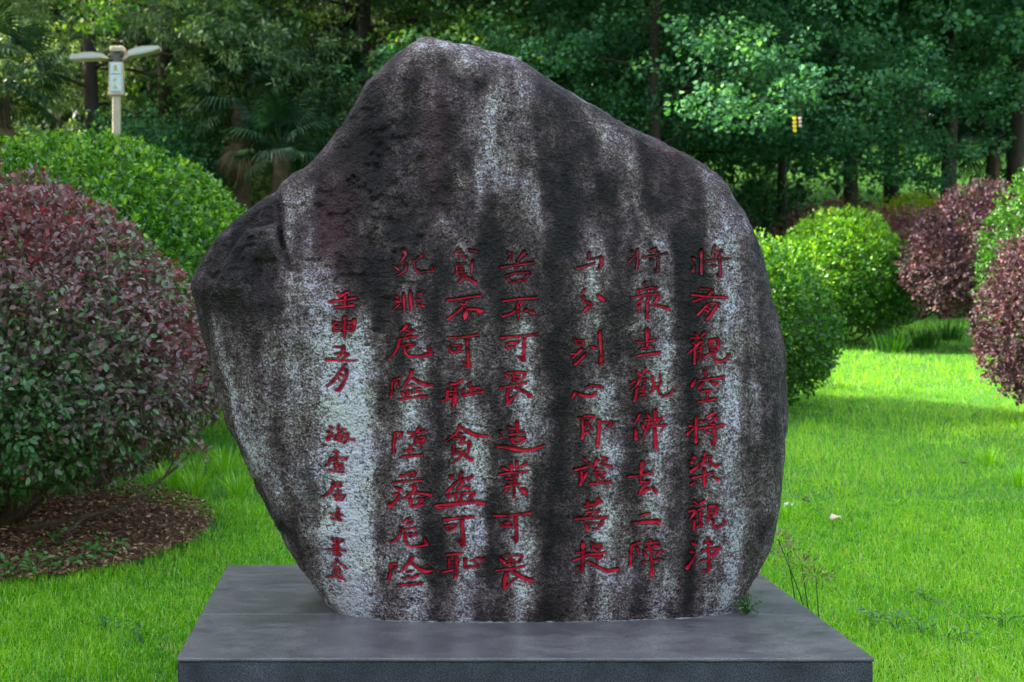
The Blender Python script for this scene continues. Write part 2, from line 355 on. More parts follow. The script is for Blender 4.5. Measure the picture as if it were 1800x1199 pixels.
# carved characters: each block = origin x, origin y, scale, then characters; a stroke is "type width: points"
# types: u even, a tapers to its end, s swells to its end, b tapers both ways
GLYPHS = [
(1100,430,8,[
"u26:75 95 115 110;s40:150 145 50 240;u42:165 70 165 280 150 360;b50:430 35 395 75 325 95;u28:240 185 420 150 590 125;u45:455 110 460 350 430 395;a34:430 395 405 345;b36:345 205 390 235",
"b48:265 520 265 580;u30:200 645 320 610 440 605;u36:172 640 185 700;a32:335 635 300 700;u34:85 750 250 715 460 690;a38:432 605 410 655;u42:330 700 320 780 275 815;a40:225 772 145 845;a42:185 850 195 930 140 950;u42:300 820 300 1045;a64:465 725 430 790 370 845;s58:400 850 500 870 600 905",
"b48:932 180 990 225;s52:965 295 945 375;u54:1062 90 1065 410;a46:1255 22 1235 80 1225 175;u22:1260 85 1360 85;a40:1350 90 1240 165;u30:1130 235 1300 210 1465 195;u52:1320 150 1335 350 1325 455;a40:1325 450 1280 415;b38:1205 292 1280 302",
"u26:1040 625 1180 630 1215 655;a42:1215 655 1130 750 980 795;s42:1180 720 960 795;u42:930 705 1130 725 1430 745;u38:1150 840 1015 985;u26:1195 825 1295 828;u46:1300 835 1230 940 1150 1050;u36:1150 870 1190 900;u36:1115 910 1165 945"]),
(1100,575,8,[
"a74:300 45 300 180 300 310;u26:150 205 200 215 300 200 425 175;u28:215 305 300 285 390 260;s42:150 405 300 385 475 365",
"u32:160 635 215 680;a38:282 580 245 650 185 692;u20:240 650 345 635;a36:130 760 62 805;a52:195 720 170 800 80 890;u48:155 860 145 950 125 1035;u28:255 730 320 730;u22:250 790 295 785;u25:250 820 245 950;u20:215 855 280 850;u20:215 900 275 895;u28:200 960 285 950;u48:380 700 400 840;u30:370 850 470 835;u20:410 790 440 790;a32:430 850 330 940;u40:492 670 490 810;u32:460 860 475 940 540 970 620 950 668 875",
"u36:985 95 1010 140;u25:910 155 1050 145;a46:1115 80 1055 145;u20:970 165 1040 160;u30:935 220 975 245;a46:1040 205 990 270 870 380;u48:975 290 965 515;b36:1055 208 1095 212;u36:1055 270 1055 450;u18:1030 290 1085 285;u18:1015 345 1080 340;u18:1015 400 1080 395;u30:1025 458 1080 445;u40:1180 185 1185 320;u46:1210 188 1300 175 1298 310;u22:1200 240 1245 230;u22:1195 285 1245 280;u34:1185 320 1290 315;a40:1215 350 1080 450;u42:1235 350 1245 440 1290 488 1380 470 1430 440 1452 380",
"u48:1108 622 1122 660;a34:1122 660 1148 705;s50:975 738 960 780 930 830;s34:1030 755 1200 730 1388 708;s44:1085 782 1030 858;s42:1185 775 1295 800;u30:1065 905 1220 885;u40:1157 925 1145 1025;u34:1020 1055 1130 1040 1285 1005"]),
(1100,720,8,[
"u46:190 68 165 130;a40:165 130 122 205;u58:138 280 145 410;a50:310 80 355 130;u36:275 150 360 135;a48:330 140 310 250 222 418;b50:232 195 252 270;u30:340 205 450 170 515 128;u62:415 22 412 130;a58:412 130 408 235;b66:408 255 415 420 422 575;u30:260 280 400 235 570 212;a34:550 220 488 325;u34:440 140 515 112",
"a80:236 750 215 900 208 1020;u40:32 948 190 930 375 888;u40:210 1018 335 1010;u54:325 1015 245 1090 190 1190;s46:190 1190 325 1112;s54:375 1100 435 1170",
"u54:990 115 985 455;a36:890 225 960 237;s46:960 255 865 350;s48:1130 115 1235 50;b38:1040 155 1095 195;u26:1115 155 1175 165;a46:1275 108 1175 192;u38:1040 265 1200 245 1380 215;u32:1180 205 1255 205;u52:1240 200 1252 400 1237 492;a38:1235 480 1185 425;b42:1120 310 1190 330",
"b50:930 650 1002 695;b42:895 735 960 748;s50:1035 760 1000 810 915 870;u50:1110 612 1110 700;a36:1110 690 1045 825;u26:1070 690 1210 653;u48:1185 680 1195 750 1270 800;a46:1270 800 1335 765;u38:1072 745 1140 770;b62:1110 830 1110 960 1110 1088;u36:930 965 1080 930 1235 878;s36:990 1008 920 1062;s52:1232 950 1305 990"]),
(1100,870,8,[
"a40:310 262 195 302;s62:75 402 250 385 430 372 480 392",
"u52:78 715 62 995;u44:78 720 195 668;u36:152 742 188 828;a26:338 628 358 665;u30:282 685 460 663;u30:305 695 350 750;a32:410 700 368 742;u34:262 765 370 740 485 713;u42:262 800 292 868;u32:360 760 360 900;u22:380 800 450 795;a44:505 790 425 865;u20:235 950 370 930 512 908;s62:360 900 375 1000 364 1130",
"u40:960 92 1020 132;a42:1100 85 1030 135 945 148;u38:880 232 975 212;a52:990 215 900 355;u36:1025 215 1110 172;u46:965 350 958 488;u40:1040 240 1050 430;u20:1040 275 1085 270;u22:1030 330 1082 322;u32:1005 442 1085 423;u40:1165 172 1170 310;u44:1170 165 1285 158 1266 275;u22:1190 215 1245 205;u26:1180 260 1245 245;u30:1125 322 1212 308;a38:1212 308 1125 395;u44:1235 358 1242 458 1355 438 1398 368",
"b54:920 675 1008 705;b46:895 798 962 808;s58:982 840 930 940 862 1028;u44:1160 612 1150 670;u40:1115 668 1215 672;a38:1220 675 1140 745;u44:1080 792 1200 762 1325 745;a50:1315 750 1250 850 1195 925;u24:1055 937 1200 908;u42:1165 780 1178 1000 1155 1088;a38:1160 1082 1080 1058;u22:1175 850 1235 838"]),
(1000,430,8,[
"u46:285 115 285 205;u24:290 212 430 185;u56:455 175 458 270 435 320;a44:435 320 395 355;s46:365 260 250 300 110 338",
"a44:218 635 180 712;u30:172 732 232 748 200 800;u40:225 802 305 832;a58:305 835 190 965;b68:405 708 500 795"]),
(1000,575,8,[
"u40:88 175 105 240;u28:115 190 205 190 195 228;u20:108 246 208 250;u28:28 378 110 375;a46:180 312 55 440;u44:238 375 190 430 88 525;b42:305 270 392 300;u54:435 65 440 200 455 380 445 515;a36:445 510 405 492",
"a52:88 925 45 1008;u44:140 942 210 965 345 965 382 918;s48:232 858 330 825 455 842"]),
(1000,720,8,[
"u34:148 118 205 128;u54:190 130 200 290 188 400;u34:218 95 358 88;a44:355 95 290 175;u25:240 175 290 175;u30:225 245 290 215 328 285;s36:200 365 275 305;u62:420 150 425 300 400 500;u25:460 185 612 178;a46:618 182 510 280",
"b42:198 680 255 730;u40:82 850 180 830 272 800;u56:175 878 182 960 165 1055;a44:252 888 220 970 165 1055;u34:305 758 350 805;a52:398 705 370 780 340 845;u34:458 668 545 705 460 760;s40:460 760 535 790 605 808;u24:390 840 490 835;u42:362 878 400 965;u25:390 890 522 885;a30:515 890 480 940;u22:400 940 470 935;u30:398 970 420 1015;a32:492 960 465 1015;u40:303 1047 430 1035 590 1022"]),
(1000,870,8,[
"b50:265 75 272 200;u28:215 158 300 142;a66:425 55 390 110 345 190;u26:300 145 400 110 475 102;u26:228 252 330 235 430 226;u26:285 265 305 308;a32:402 238 358 308;u42:92 342 300 325 548 320;s52:222 380 270 495;u22:290 405 410 400;a56:470 382 440 430 380 488;u24:335 488 420 482",
"u66:195 688 200 850;u50:200 850 190 1070;u30:108 818 240 790;u40:65 922 170 885 270 835;a44:190 1068 112 1000;u38:322 685 352 780;u30:340 702 468 700 420 785;u25:360 730 430 725;u32:350 785 420 782;u34:298 835 400 835 520 808;u25:340 862 385 880;a40:400 880 475 862 390 930;s54:262 942 400 1010 540 1070 695 1050"]),
(760,430,8,[
"a38:400 70 350 85 280 152;a22:432 112 355 182;s38:515 72 635 102;u26:420 172 488 162;a36:488 168 422 212;u40:345 285 345 415;u25:370 270 482 260;a56:562 245 560 330 550 435;u20:365 305 430 300;u20:370 345 440 340;u20:370 385 455 380;u25:350 440 485 425;a58:440 455 420 490 360 545;s58:475 465 560 500 612 545",
"u40:215 778 330 770 500 740 685 722;a38:495 775 460 845;u30:385 825 450 842;s42:440 860 350 950 218 1048;b76:480 905 455 1052;u25:445 870 485 912;s58:505 910 600 910 695 935;a30:620 940 690 980",
"u48:1070 118 1130 135;a30:1120 140 1090 190;u30:1065 200 1125 222;a58:1300 108 1250 170 1205 225;u20:1290 165 1355 153;u38:962 325 1100 300 1430 255;a54:1195 240 1180 320 1145 405;u30:1155 400 1038 440;u42:1042 440 1115 535;u34:1150 410 1280 392 1375 395;u32:1372 400 1285 488;u32:1110 535 1210 512 1315 488",
"u36:998 797 1200 765 1455 748;a42:1270 802 1238 865;u52:1190 828 1205 930;u38:1182 910 1110 970 995 1012;a44:1205 930 1215 1042;b48:1280 922 1350 932;s44:1330 930 1430 965"]),
(760,575,8,[
"u32:232 150 400 145 645 108;a50:490 185 495 300;s60:495 300 512 555;a40:512 552 425 495;s38:222 278 280 362;u32:285 255 410 258;a48:408 262 345 325;u30:305 352 418 335",
"u40:255 800 340 795 430 745;u50:210 885 205 1005;u25:220 905 350 895;u22:230 945 290 940;b68:325 835 320 1000 295 1130;s42:285 995 135 1035;u50:428 885 445 965;u44:448 958 560 930 710 908;u54:532 790 550 915;u34:565 858 660 850",
"u34:955 157 1150 135 1475 103;u58:1290 160 1290 300 1290 430;a52:1285 455 1200 408;u46:1290 420 1275 475;u38:1045 238 1065 298;u30:1080 222 1215 205;a32:1218 208 1150 255;u24:1070 290 1165 278",
"u34:1025 668 1065 712;u36:1085 648 1200 635 1315 640 1290 700 1240 745 1125 757;u46:1145 650 1145 740;u22:1170 700 1230 690;u30:945 862 1150 825 1325 778;u58:1080 868 1050 960 1055 1078;a44:1055 1070 1190 945;s48:1155 852 1230 885 1330 925 1390 975;u25:1205 862 1252 832"]),
(760,740,8,[
"a44:385 65 330 180 165 308;b54:390 85 500 150 630 205 785 215;u34:355 172 412 192;u30:305 250 465 238;a34:455 242 375 312;u40:395 318 525 300;a54:522 300 515 400 498 495;u42:310 340 293 465;u25:330 405 412 398;u32:293 462 455 438;a44:455 438 380 520 285 590;s54:455 495 562 555",
"b56:240 775 298 802;u52:410 730 390 825;u34:390 825 335 870;s54:330 875 280 930 208 998;u30:400 830 500 805;u46:555 785 495 830;a46:415 820 420 880 335 985;s48:425 935 525 942;u38:218 1055 240 1098;u36:222 1050 400 1022 595 1005;u58:590 1015 525 1090;u34:338 1035 340 1122;u40:412 1030 400 1145;s62:35 1190 350 1165 600 1142 715 1160;u40:40 1200 100 1222 300 1200",
"u66:1190 18 1200 130;u38:1075 92 1110 110 1200 105;u34:1090 192 1295 160;u40:1102 243 1150 315;u34:1115 248 1305 232;a48:1305 238 1250 300 1145 318;b26:940 153 985 158;b30:945 235 990 238;b58:895 360 1050 372 1250 415 1400 405 1565 355",
"a52:985 660 1080 700;b62:1110 595 1112 698;a54:1192 582 1182 695;a52:1320 602 1225 655;u34:938 757 1100 730 1345 713;u30:1030 812 1212 785;u25:1080 855 1192 850;u28:998 932 1150 905 1255 888;u34:1150 745 1155 900 1150 1085;a36:1060 945 995 1025;b78:1240 950 1332 1028"]),
(760,890,8,[
"u42:165 190 380 165 582 150;u60:415 190 430 400 436 560;a44:432 555 358 472;u38:188 280 230 342;u32:190 280 332 265;u38:337 268 310 320 228 342",
"u36:202 682 412 663;u36:235 735 235 855;u22:250 740 285 738;u25:235 850 290 830;u20:250 795 300 790;u34:145 928 285 898;u54:340 695 345 850 325 1000;u50:462 740 465 862;u38:468 862 650 850;u30:640 850 590 770;u28:600 740 725 738;a32:722 742 675 778;u20:540 770 610 765",
"u42:872 135 1100 130 1382 95;u50:1165 150 1185 350 1185 495;a42:1185 492 1115 425;s40:962 238 1005 285;u35:1025 242 1112 222 1058 268 1122 278;u25:1000 287 1110 280",
"u50:955 735 1015 795;u30:1028 690 1265 693;u40:1265 700 1220 790;u30:1225 788 1038 827;u35:1105 725 1100 795;u25:1070 770 1155 765;u36:892 907 1100 880 1295 848;b56:1042 915 1020 1050 1008 1160;a38:1012 1152 1205 995;s70:1085 890 1200 960 1300 1020 1390 1048"]),
(670,430,8,[
"a64:320 82 345 140 262 255;u25:290 260 375 270;a52:358 280 330 370 205 445;s28:170 295 245 350;s36:468 242 590 145;u34:450 215 480 350 540 385 640 380 720 365;a48:735 365 705 312",
"b42:190 722 248 750;b50:193 782 262 810;a26:262 840 165 920;b44:315 680 320 800 326 938;b54:408 645 415 800 432 925;b34:500 675 580 700;b38:485 765 560 785;b38:510 845 618 872"]),
(670,565,8,[
"a60:365 55 330 90 270 145;u25:300 125 430 130;a48:450 122 335 210;u36:275 245 400 225 508 203;a46:258 245 240 350 180 460 75 528;u32:295 342 475 308;a44:470 312 375 385;u48:330 350 340 440 400 490 560 490 690 455;a68:695 450 660 345",
"u36:158 828 150 950;s40:150 950 138 1062;u30:160 830 272 798;u32:212 830 240 925;a54:437 698 400 800 288 950;s54:440 800 560 870 640 892;a44:640 892 728 890;u30:375 908 445 888;b48:285 990 330 1045;u45:370 972 375 1035;b42:430 970 430 1012;u38:485 962 542 938;u34:495 992 562 990;u38:272 1102 350 1080 435 1068;s44:465 1062 550 1055 645 1062"]),
(670,745,8,[
"u40:202 128 175 260 178 408;u30:200 130 282 128;a50:285 132 270 180 228 222;u30:372 132 500 125 615 103;a52:532 62 490 130 392 215;u40:490 198 468 295;u32:498 190 615 185;a44:615 188 580 260 535 338;u24:510 235 560 235;u24:500 270 575 265;b52:410 295 415 345;u36:402 340 402 455;u30:335 382 468 370;u38:302 462 430 452 572 440",
"u38:272 742 340 725 420 690 495 695;a38:495 698 395 762;u30:160 832 330 810 575 800;s50:200 895 285 935;b52:172 1005 245 975;s58:260 1005 210 1080 112 1158;u32:405 885 455 858;a60:470 870 470 930 400 1010 295 1062;s46:360 970 530 975 698 1002;u54:402 1055 430 1165;u28:430 1070 605 1058;a38:602 1062 505 1145;u34:430 1162 595 1145"]),
(670,890,8,[
"a44:382 182 302 230;a36:445 232 352 255;u30:315 332 485 300;u46:285 308 270 380;a46:270 380 210 470 118 518;u42:335 382 350 500 400 565 520 565 645 540;a58:640 540 605 445;u28:355 398 492 383;a38:492 388 405 435",
"u44:142 828 130 930 105 1045;u34:118 825 212 808 195 890;a62:435 722 390 800 252 938;b54:430 802 540 880 620 915 728 905;u30:368 928 435 913;s32:295 998 345 1035;b38:370 985 425 1008;a54:510 972 412 1035;u42:252 1112 400 1100 575 1083"]),
(550,500,12,[
"u70:745 160 680 185 620 225 550 235;u55:535 185 540 235;u80:680 240 670 435;u52:340 370 620 330 935 280;u58:478 482 650 465 855 440",
"u88:668 695 662 880;a76:662 880 660 1145;u60:440 800 440 995;u38:440 812 575 808;u30:480 890 620 880;u36:440 982 575 970;u30:700 800 830 790;u88:878 755 872 850 820 975;u30:700 880 820 875;u36:700 965 820 980"]),
(550,600,12,[
"u40:455 120 640 122;a68:650 122 640 200 600 270 510 375;u44:475 265 740 260;a56:748 268 620 378;a58:280 388 500 400 930 415",
"u54:695 485 560 650 440 820;a56:440 820 280 970;u36:650 590 700 600;u66:715 605 700 750 620 920 550 1030;u60:555 1040 480 1030;u50:555 690 650 735;a34:530 790 600 855"]),
(550,735,12,[
"b62:338 180 430 225;b60:290 280 375 308;s72:418 320 290 460;u66:540 152 530 245;u42:540 250 700 242;u62:605 270 455 435;u50:450 440 560 480 660 512;u50:620 340 745 345 720 460 660 525;u36:415 375 600 370;u38:640 380 590 460;u42:720 450 885 465;u30:550 400 700 420",
"u34:425 725 555 722;u54:500 725 510 960;u34:360 850 520 840 705 848;a62:370 845 350 940 265 1015;a44:718 855 600 895;u28:440 910 500 905;u50:458 975 480 1085;u38:460 978 605 972;u50:612 978 622 1060 560 1095;u28:480 1030 600 1030;u44:355 1108 500 1130 648 1142"]),
(550,835,12,[
"u44:440 168 600 170;u50:595 175 580 248;u28:450 232 580 238;a84:440 180 400 310 310 400 195 465;u48:530 305 540 405;u34:478 350 605 345;u40:438 432 688 432;u60:460 440 500 525;u46:490 525 625 528;u46:675 440 620 505;u28:520 470 600 465",
"u68:525 722 525 940;u44:368 818 480 830 635 850;u44:400 932 500 930 602 962"]),
(550,935,12,[
"u58:412 148 470 232;u58:500 148 500 255;u34:500 152 625 175;a48:635 182 540 240;u58:500 260 510 480;u38:440 300 550 300;u38:440 350 560 345;u44:430 400 550 400;u34:312 380 405 372;u38:598 388 695 398;u34:455 440 565 440;u48:458 490 595 492",
"a48:515 605 470 660 380 728;s46:530 618 600 680 705 775;u30:458 740 545 735;a25:540 740 500 790;u30:442 810 582 800;u25:450 820 460 862;u25:510 800 510 862;u25:570 810 560 862;u28:428 880 480 912;u28:500 880 510 912;u42:558 878 622 945;u44:332 950 480 960 600 975;a44:600 975 705 1035"]),
]
SEAL = (500,800,7.49,[
"u20:200 215 300 200 400 200;u18:225 235 222 330;u18:380 235 382 330;u16:270 240 268 320;u16:330 240 330 320;u16:240 280 380 275;u20:228 338 385 328;u16:300 185 302 235",
"u18:250 468 350 458;u18:240 500 400 495;u18:250 535 380 528;u18:240 570 400 562;u20:215 612 320 600 435 622;u16:320 460 320 600",
"u22:225 772 340 765 445 775;u18:255 800 240 905;u18:420 800 425 920;u18:300 832 400 828;u18:290 880 400 878;u22:315 905 400 940 455 955"])

def dense(pts):
    P = np.array(pts, float).reshape(-1, 2)
    if len(P) > 2:
        Q = np.vstack([2 * P[0] - P[1], P, 2 * P[-1] - P[-2]]); R = []
        for i in range(len(P) - 1):
            p0, p1, p2, p3 = Q[i:i + 4]; n = max(3, int(np.hypot(*(p2 - p1)) / 16))
            # sharp corners stay sharp
            for t in np.linspace(0, 1, n, endpoint=False):
                cr = .5 * ((2 * p1) + (-p0 + p2) * t + (2 * p0 - 5 * p1 + 4 * p2 - p3) * t * t + (-p0 + 3 * p1 - 3 * p2 + p3) * t ** 3)
                R.append(cr * .6 + (p1 + (p2 - p1) * t) * .4)
        R.append(P[-1]); return np.array(R)
    n = max(4, int(np.hypot(*(P[1] - P[0])) / 16)); t = np.linspace(0, 1, n)[:, None]
    return P[0] + (P[1] - P[0]) * t

def parse(block):
    ox, oy, s, chars = block; res = []
    for ch in chars:
        st = []
        for q in ch.split(';'):
            h, p = q.split(':'); ty = h[0]; wd = float(h[1:]) / s
            P = dense([float(a) for a in p.split()]) / s + [ox, oy]
            l = np.concatenate([[0], np.cumsum(np.hypot(*np.diff(P, axis=0).T))]); t = l / l[-1]
            if ty == 'u': wv = 1 - .18 * np.sin(t * math.pi)
            elif ty == 'a': wv = 1.05 - .85 * t ** 1.3
            elif ty == 's': wv = .5 + .6 * t
            else: wv = .35 + .75 * np.sin(np.clip(t * math.pi, 0, math.pi)) ** .6
            W = wd * wv * (1 + .10 * np.sin(t * 9 + P[0, 0]))
            st.append((P, np.maximum(W * .84, 1.5)))
        res.append(st)
    return res
CHARS = []
for b_ in GLYPHS: CHARS += parse(b_)
SEALS = parse(SEAL)

# relief map of the carving, sampled when the stone's mesh is made
GS = 4; G0 = (500, 420); GH = np.zeros((int(640 * GS), int(820 * GS)), np.float32)
def stamp(P, W, depth, grow):
    for i in range(len(P) - 1):
        n = max(1, int(np.hypot(*(P[i + 1] - P[i])) / .8))
        for k in range(n):
            t = k / n; p = P[i] + (P[i + 1] - P[i]) * t; r = (W[i] + (W[i + 1] - W[i]) * t) / 2 + grow
            cx = (p[0] - G0[0]) * GS; cy = (p[1] - G0[1]) * GS; R = r * GS
            x0, x1 = int(cx - R - 1), int(cx + R + 2); y0, y1 = int(cy - R - 1), int(cy + R + 2)
            yy, xx = np.mgrid[y0:y1, x0:x1]; d = np.hypot(xx - cx, yy - cy) / R
            h = depth * np.clip((1 - d) * 3.5, 0, 1)
            s = GH[y0:y1, x0:x1]; np.maximum(s, h, out=s)
for st in CHARS:
    for P, W in st: stamp(P, W, .017, 1.35 if P[0, 0] < 650 else 1.05)
for st in SEALS:
    for P, W in st: stamp(P, W, .004, .9)
def carve(px, py):
    x = (px - G0[0]) * GS; y = (py - G0[1]) * GS
    ok = (x > 1) & (x < GH.shape[1] - 2) & (y > 1) & (y < GH.shape[0] - 2)
    xi = np.clip(x, 1, GH.shape[1] - 3); yi = np.clip(y, 1, GH.shape[0] - 3); a = xi.astype(int); b = yi.astype(int); fx = xi - a; fy = yi - b
    h = GH[b, a] * (1 - fx) * (1 - fy) + GH[b, a + 1] * fx * (1 - fy) + GH[b + 1, a] * (1 - fx) * fy + GH[b + 1, a + 1] * fx * fy
    return h * ok

# lichen streaks (u, half width, v0, v1, strength, slant): pale growth washed down the stone, and dark algae runs
PALE = [(862,34,160,345,.55,0),(905,16,110,420,.42,.05),(880,55,140,300,.30,0),(780,60,70,125,.7,.3),(850,50,95,130,.5,.6),
 (612,56,600,1100,1.25,.02),(560,32,480,800,.85,.12),(640,32,640,1100,1.0,0),(590,30,520,720,.55,0),(535,20,330,560,.5,.1),(512,14,340,470,.45,0),
 (722,15,470,760,.35,0),(712,24,700,1090,.75,0),(735,14,560,760,.35,0),(815,27,700,1095,.85,0),(795,14,560,760,.30,0),(808,14,600,720,.3,0),
 (905,18,560,1095,.75,0),(925,16,660,780,.5,0),(1042,26,640,1095,.75,0),(1020,16,380,560,.45,0),(1060,16,700,950,.4,0),(1003,14,940,1090,.3,0),
 (1085,16,290,620,.4,.05),(1135,20,430,1095,.62,0),(1120,14,560,900,.3,0),(1250,30,340,1095,.68,0),(1225,16,360,650,.45,0),(1290,18,400,1050,.35,.02),(1205,12,600,1090,.3,0),
 (1045,18,190,330,.38,.45),(1010,26,170,300,.45,.5),(1150,26,250,420,.3,.4),(1225,40,300,420,.35,.3),(1330,16,520,1000,.25,0),
 (400,14,600,800,.75,.27),(440,24,640,900,.5,.30),(490,26,600,960,.45,.25),(520,20,500,760,.45,.1),(560,30,880,1090,.55,.2),(392,12,560,700,.3,.1),(930,16,300,420,.25,0)]
DARK = [(650,85,150,660,.62,0),(560,40,360,500,.35,0),(420,75,345,525,.75,0),(700,50,180,420,.25,0),(958,24,260,1095,.62,0),(868,14,600,1095,.45,0),(860,22,390,600,.4,0),
 (1180,22,260,1060,.6,0),(1160,12,500,900,.35,0),(1085,14,620,1090,.45,0),(1012,12,220,400,.55,.28),(1050,9,240,420,.4,.3),(1100,14,260,420,.6,.25),(1160,18,270,400,.45,.25),(1060,20,380,640,.35,0),
 (764,16,420,1095,.55,0),(668,12,640,1095,.6,0),(985,14,600,1000,.35,0),(1205,10,320,700,.35,0),(1310,18,420,1080,.3,0),(1350,16,520,950,.4,0),(470,40,480,700,.25,.2),(540,16,640,900,.3,.25),(780,24,180,420,.25,0),(935,16,420,640,.4,0)]
def streaks(u, v, L, seed):
    q = np.stack([u * KX, v * KX, np.zeros_like(u)], 1)
    wu = fbm(q * [1, .35, 1], 7, 3, seed) * 11 + fbm(q, 34, 3, seed + 5) * 7; wv = fbm(q * [1, .1, 1], 9, 2, seed + 9) * 45
    r = np.zeros_like(u)
    for (u0, hw, v0, v1, s, sl_) in L:
        d = np.abs(u + wu - (u0 + sl_ * (v - v0))) / hw
        k = np.exp(-d ** 2.5) * sstep(v0 - 25, v0 + 35, v + wv) * (1 - sstep(v1 - 25, v1 + 40, v + wv))
        r = np.maximum(r, s * k) + .25 * np.minimum(r, s * k)
    return r

def stone_mat():
    m, nt, b = new_mat('weathered_stone'); L = nt.links
    tc = node(nt, 'ShaderNodeTexCoord')
    def noise(scale, detail=4, rough=.6, vec=None):
        n = node(nt, 'ShaderNodeTexNoise', i_Scale=scale, i_Detail=detail, i_Roughness=rough); L.new(vec or tc.outputs['Object'], n.inputs[0]); return n.outputs['Fac']
    def math_(op, a, b_=None, clamp=False):
        n = node(nt, 'ShaderNodeMath', operation=op, use_clamp=clamp)
        for i, q in enumerate((a, b_)):
            if q is None: continue
            if isinstance(q, (int, float)): n.inputs[i].default_value = q
            else: L.new(q, n.inputs[i])
        return n.outputs[0]
    tone = node(nt, 'ShaderNodeAttribute', attribute_name='tone').outputs['Fac']
    rust = node(nt, 'ShaderNodeAttribute', attribute_name='rust').outputs['Fac']
    n1 = noise(125, 3, .62); n2 = noise(45, 4, .65); n3 = noise(240, 2, .5)
    sp = math_('ADD', math_('MULTIPLY', math_('SUBTRACT', n1, .5), 1.9), math_('MULTIPLY', math_('SUBTRACT', n2, .5), 1.2))
    sp = math_('ADD', sp, math_('MULTIPLY', math_('SUBTRACT', n3, .5), .9))
    amp = math_('ADD', math_('MULTIPLY', tone, 1.15), .24)
    t = math_('ADD', tone, math_('MULTIPLY', sp, amp), True)
    r = ramp(nt, [(0, (.008, .006, .007)), (.20, (.038, .029, .031)), (.42, (.112, .090, .094)), (.60, (.22, .200, .205)), (.80, (.38, .42, .46)), (1, (.62, .70, .78))], t)
    hue = ramp(nt, [(.35, (1.10, .93, 1.00)), (.65, (1.12, 1.0, .88))], noise(7, 4))
    mx = node(nt, 'ShaderNodeMix', data_type='RGBA', blend_type='MULTIPLY'); mx.inputs[0].default_value = 1
    L.new(r.outputs[0], mx.inputs[6]); L.new(hue.outputs[0], mx.inputs[7])
    m2 = node(nt, 'ShaderNodeMix', data_type='RGBA'); m2.inputs[7].default_value = (.085, .028, .038, 1)
    L.new(math_('MULTIPLY', rust, n2), m2.inputs[0]); L.new(mx.outputs[2], m2.inputs[6])
    L.new(m2.outputs[2], b.inputs['Base Color'])
    b.inputs['Roughness'].default_value = .82; b.inputs['Specular IOR Level'].default_value = .35
    vo = node(nt, 'ShaderNodeTexVoronoi', i_Scale=95.0); L.new(tc.outputs['Object'], vo.inputs[0])
    h = math_('ADD', math_('MULTIPLY', n2, 1.3), math_('ADD', math_('MULTIPLY', n1, .8), math_('MULTIPLY', vo.outputs['Distance'], .35)))
    bp = node(nt, 'ShaderNodeBump', i_Strength=1.0, i_Distance=.022); L.new(h, bp.inputs['Height']); L.new(bp.outputs[0], b.inputs['Normal'])
    return m

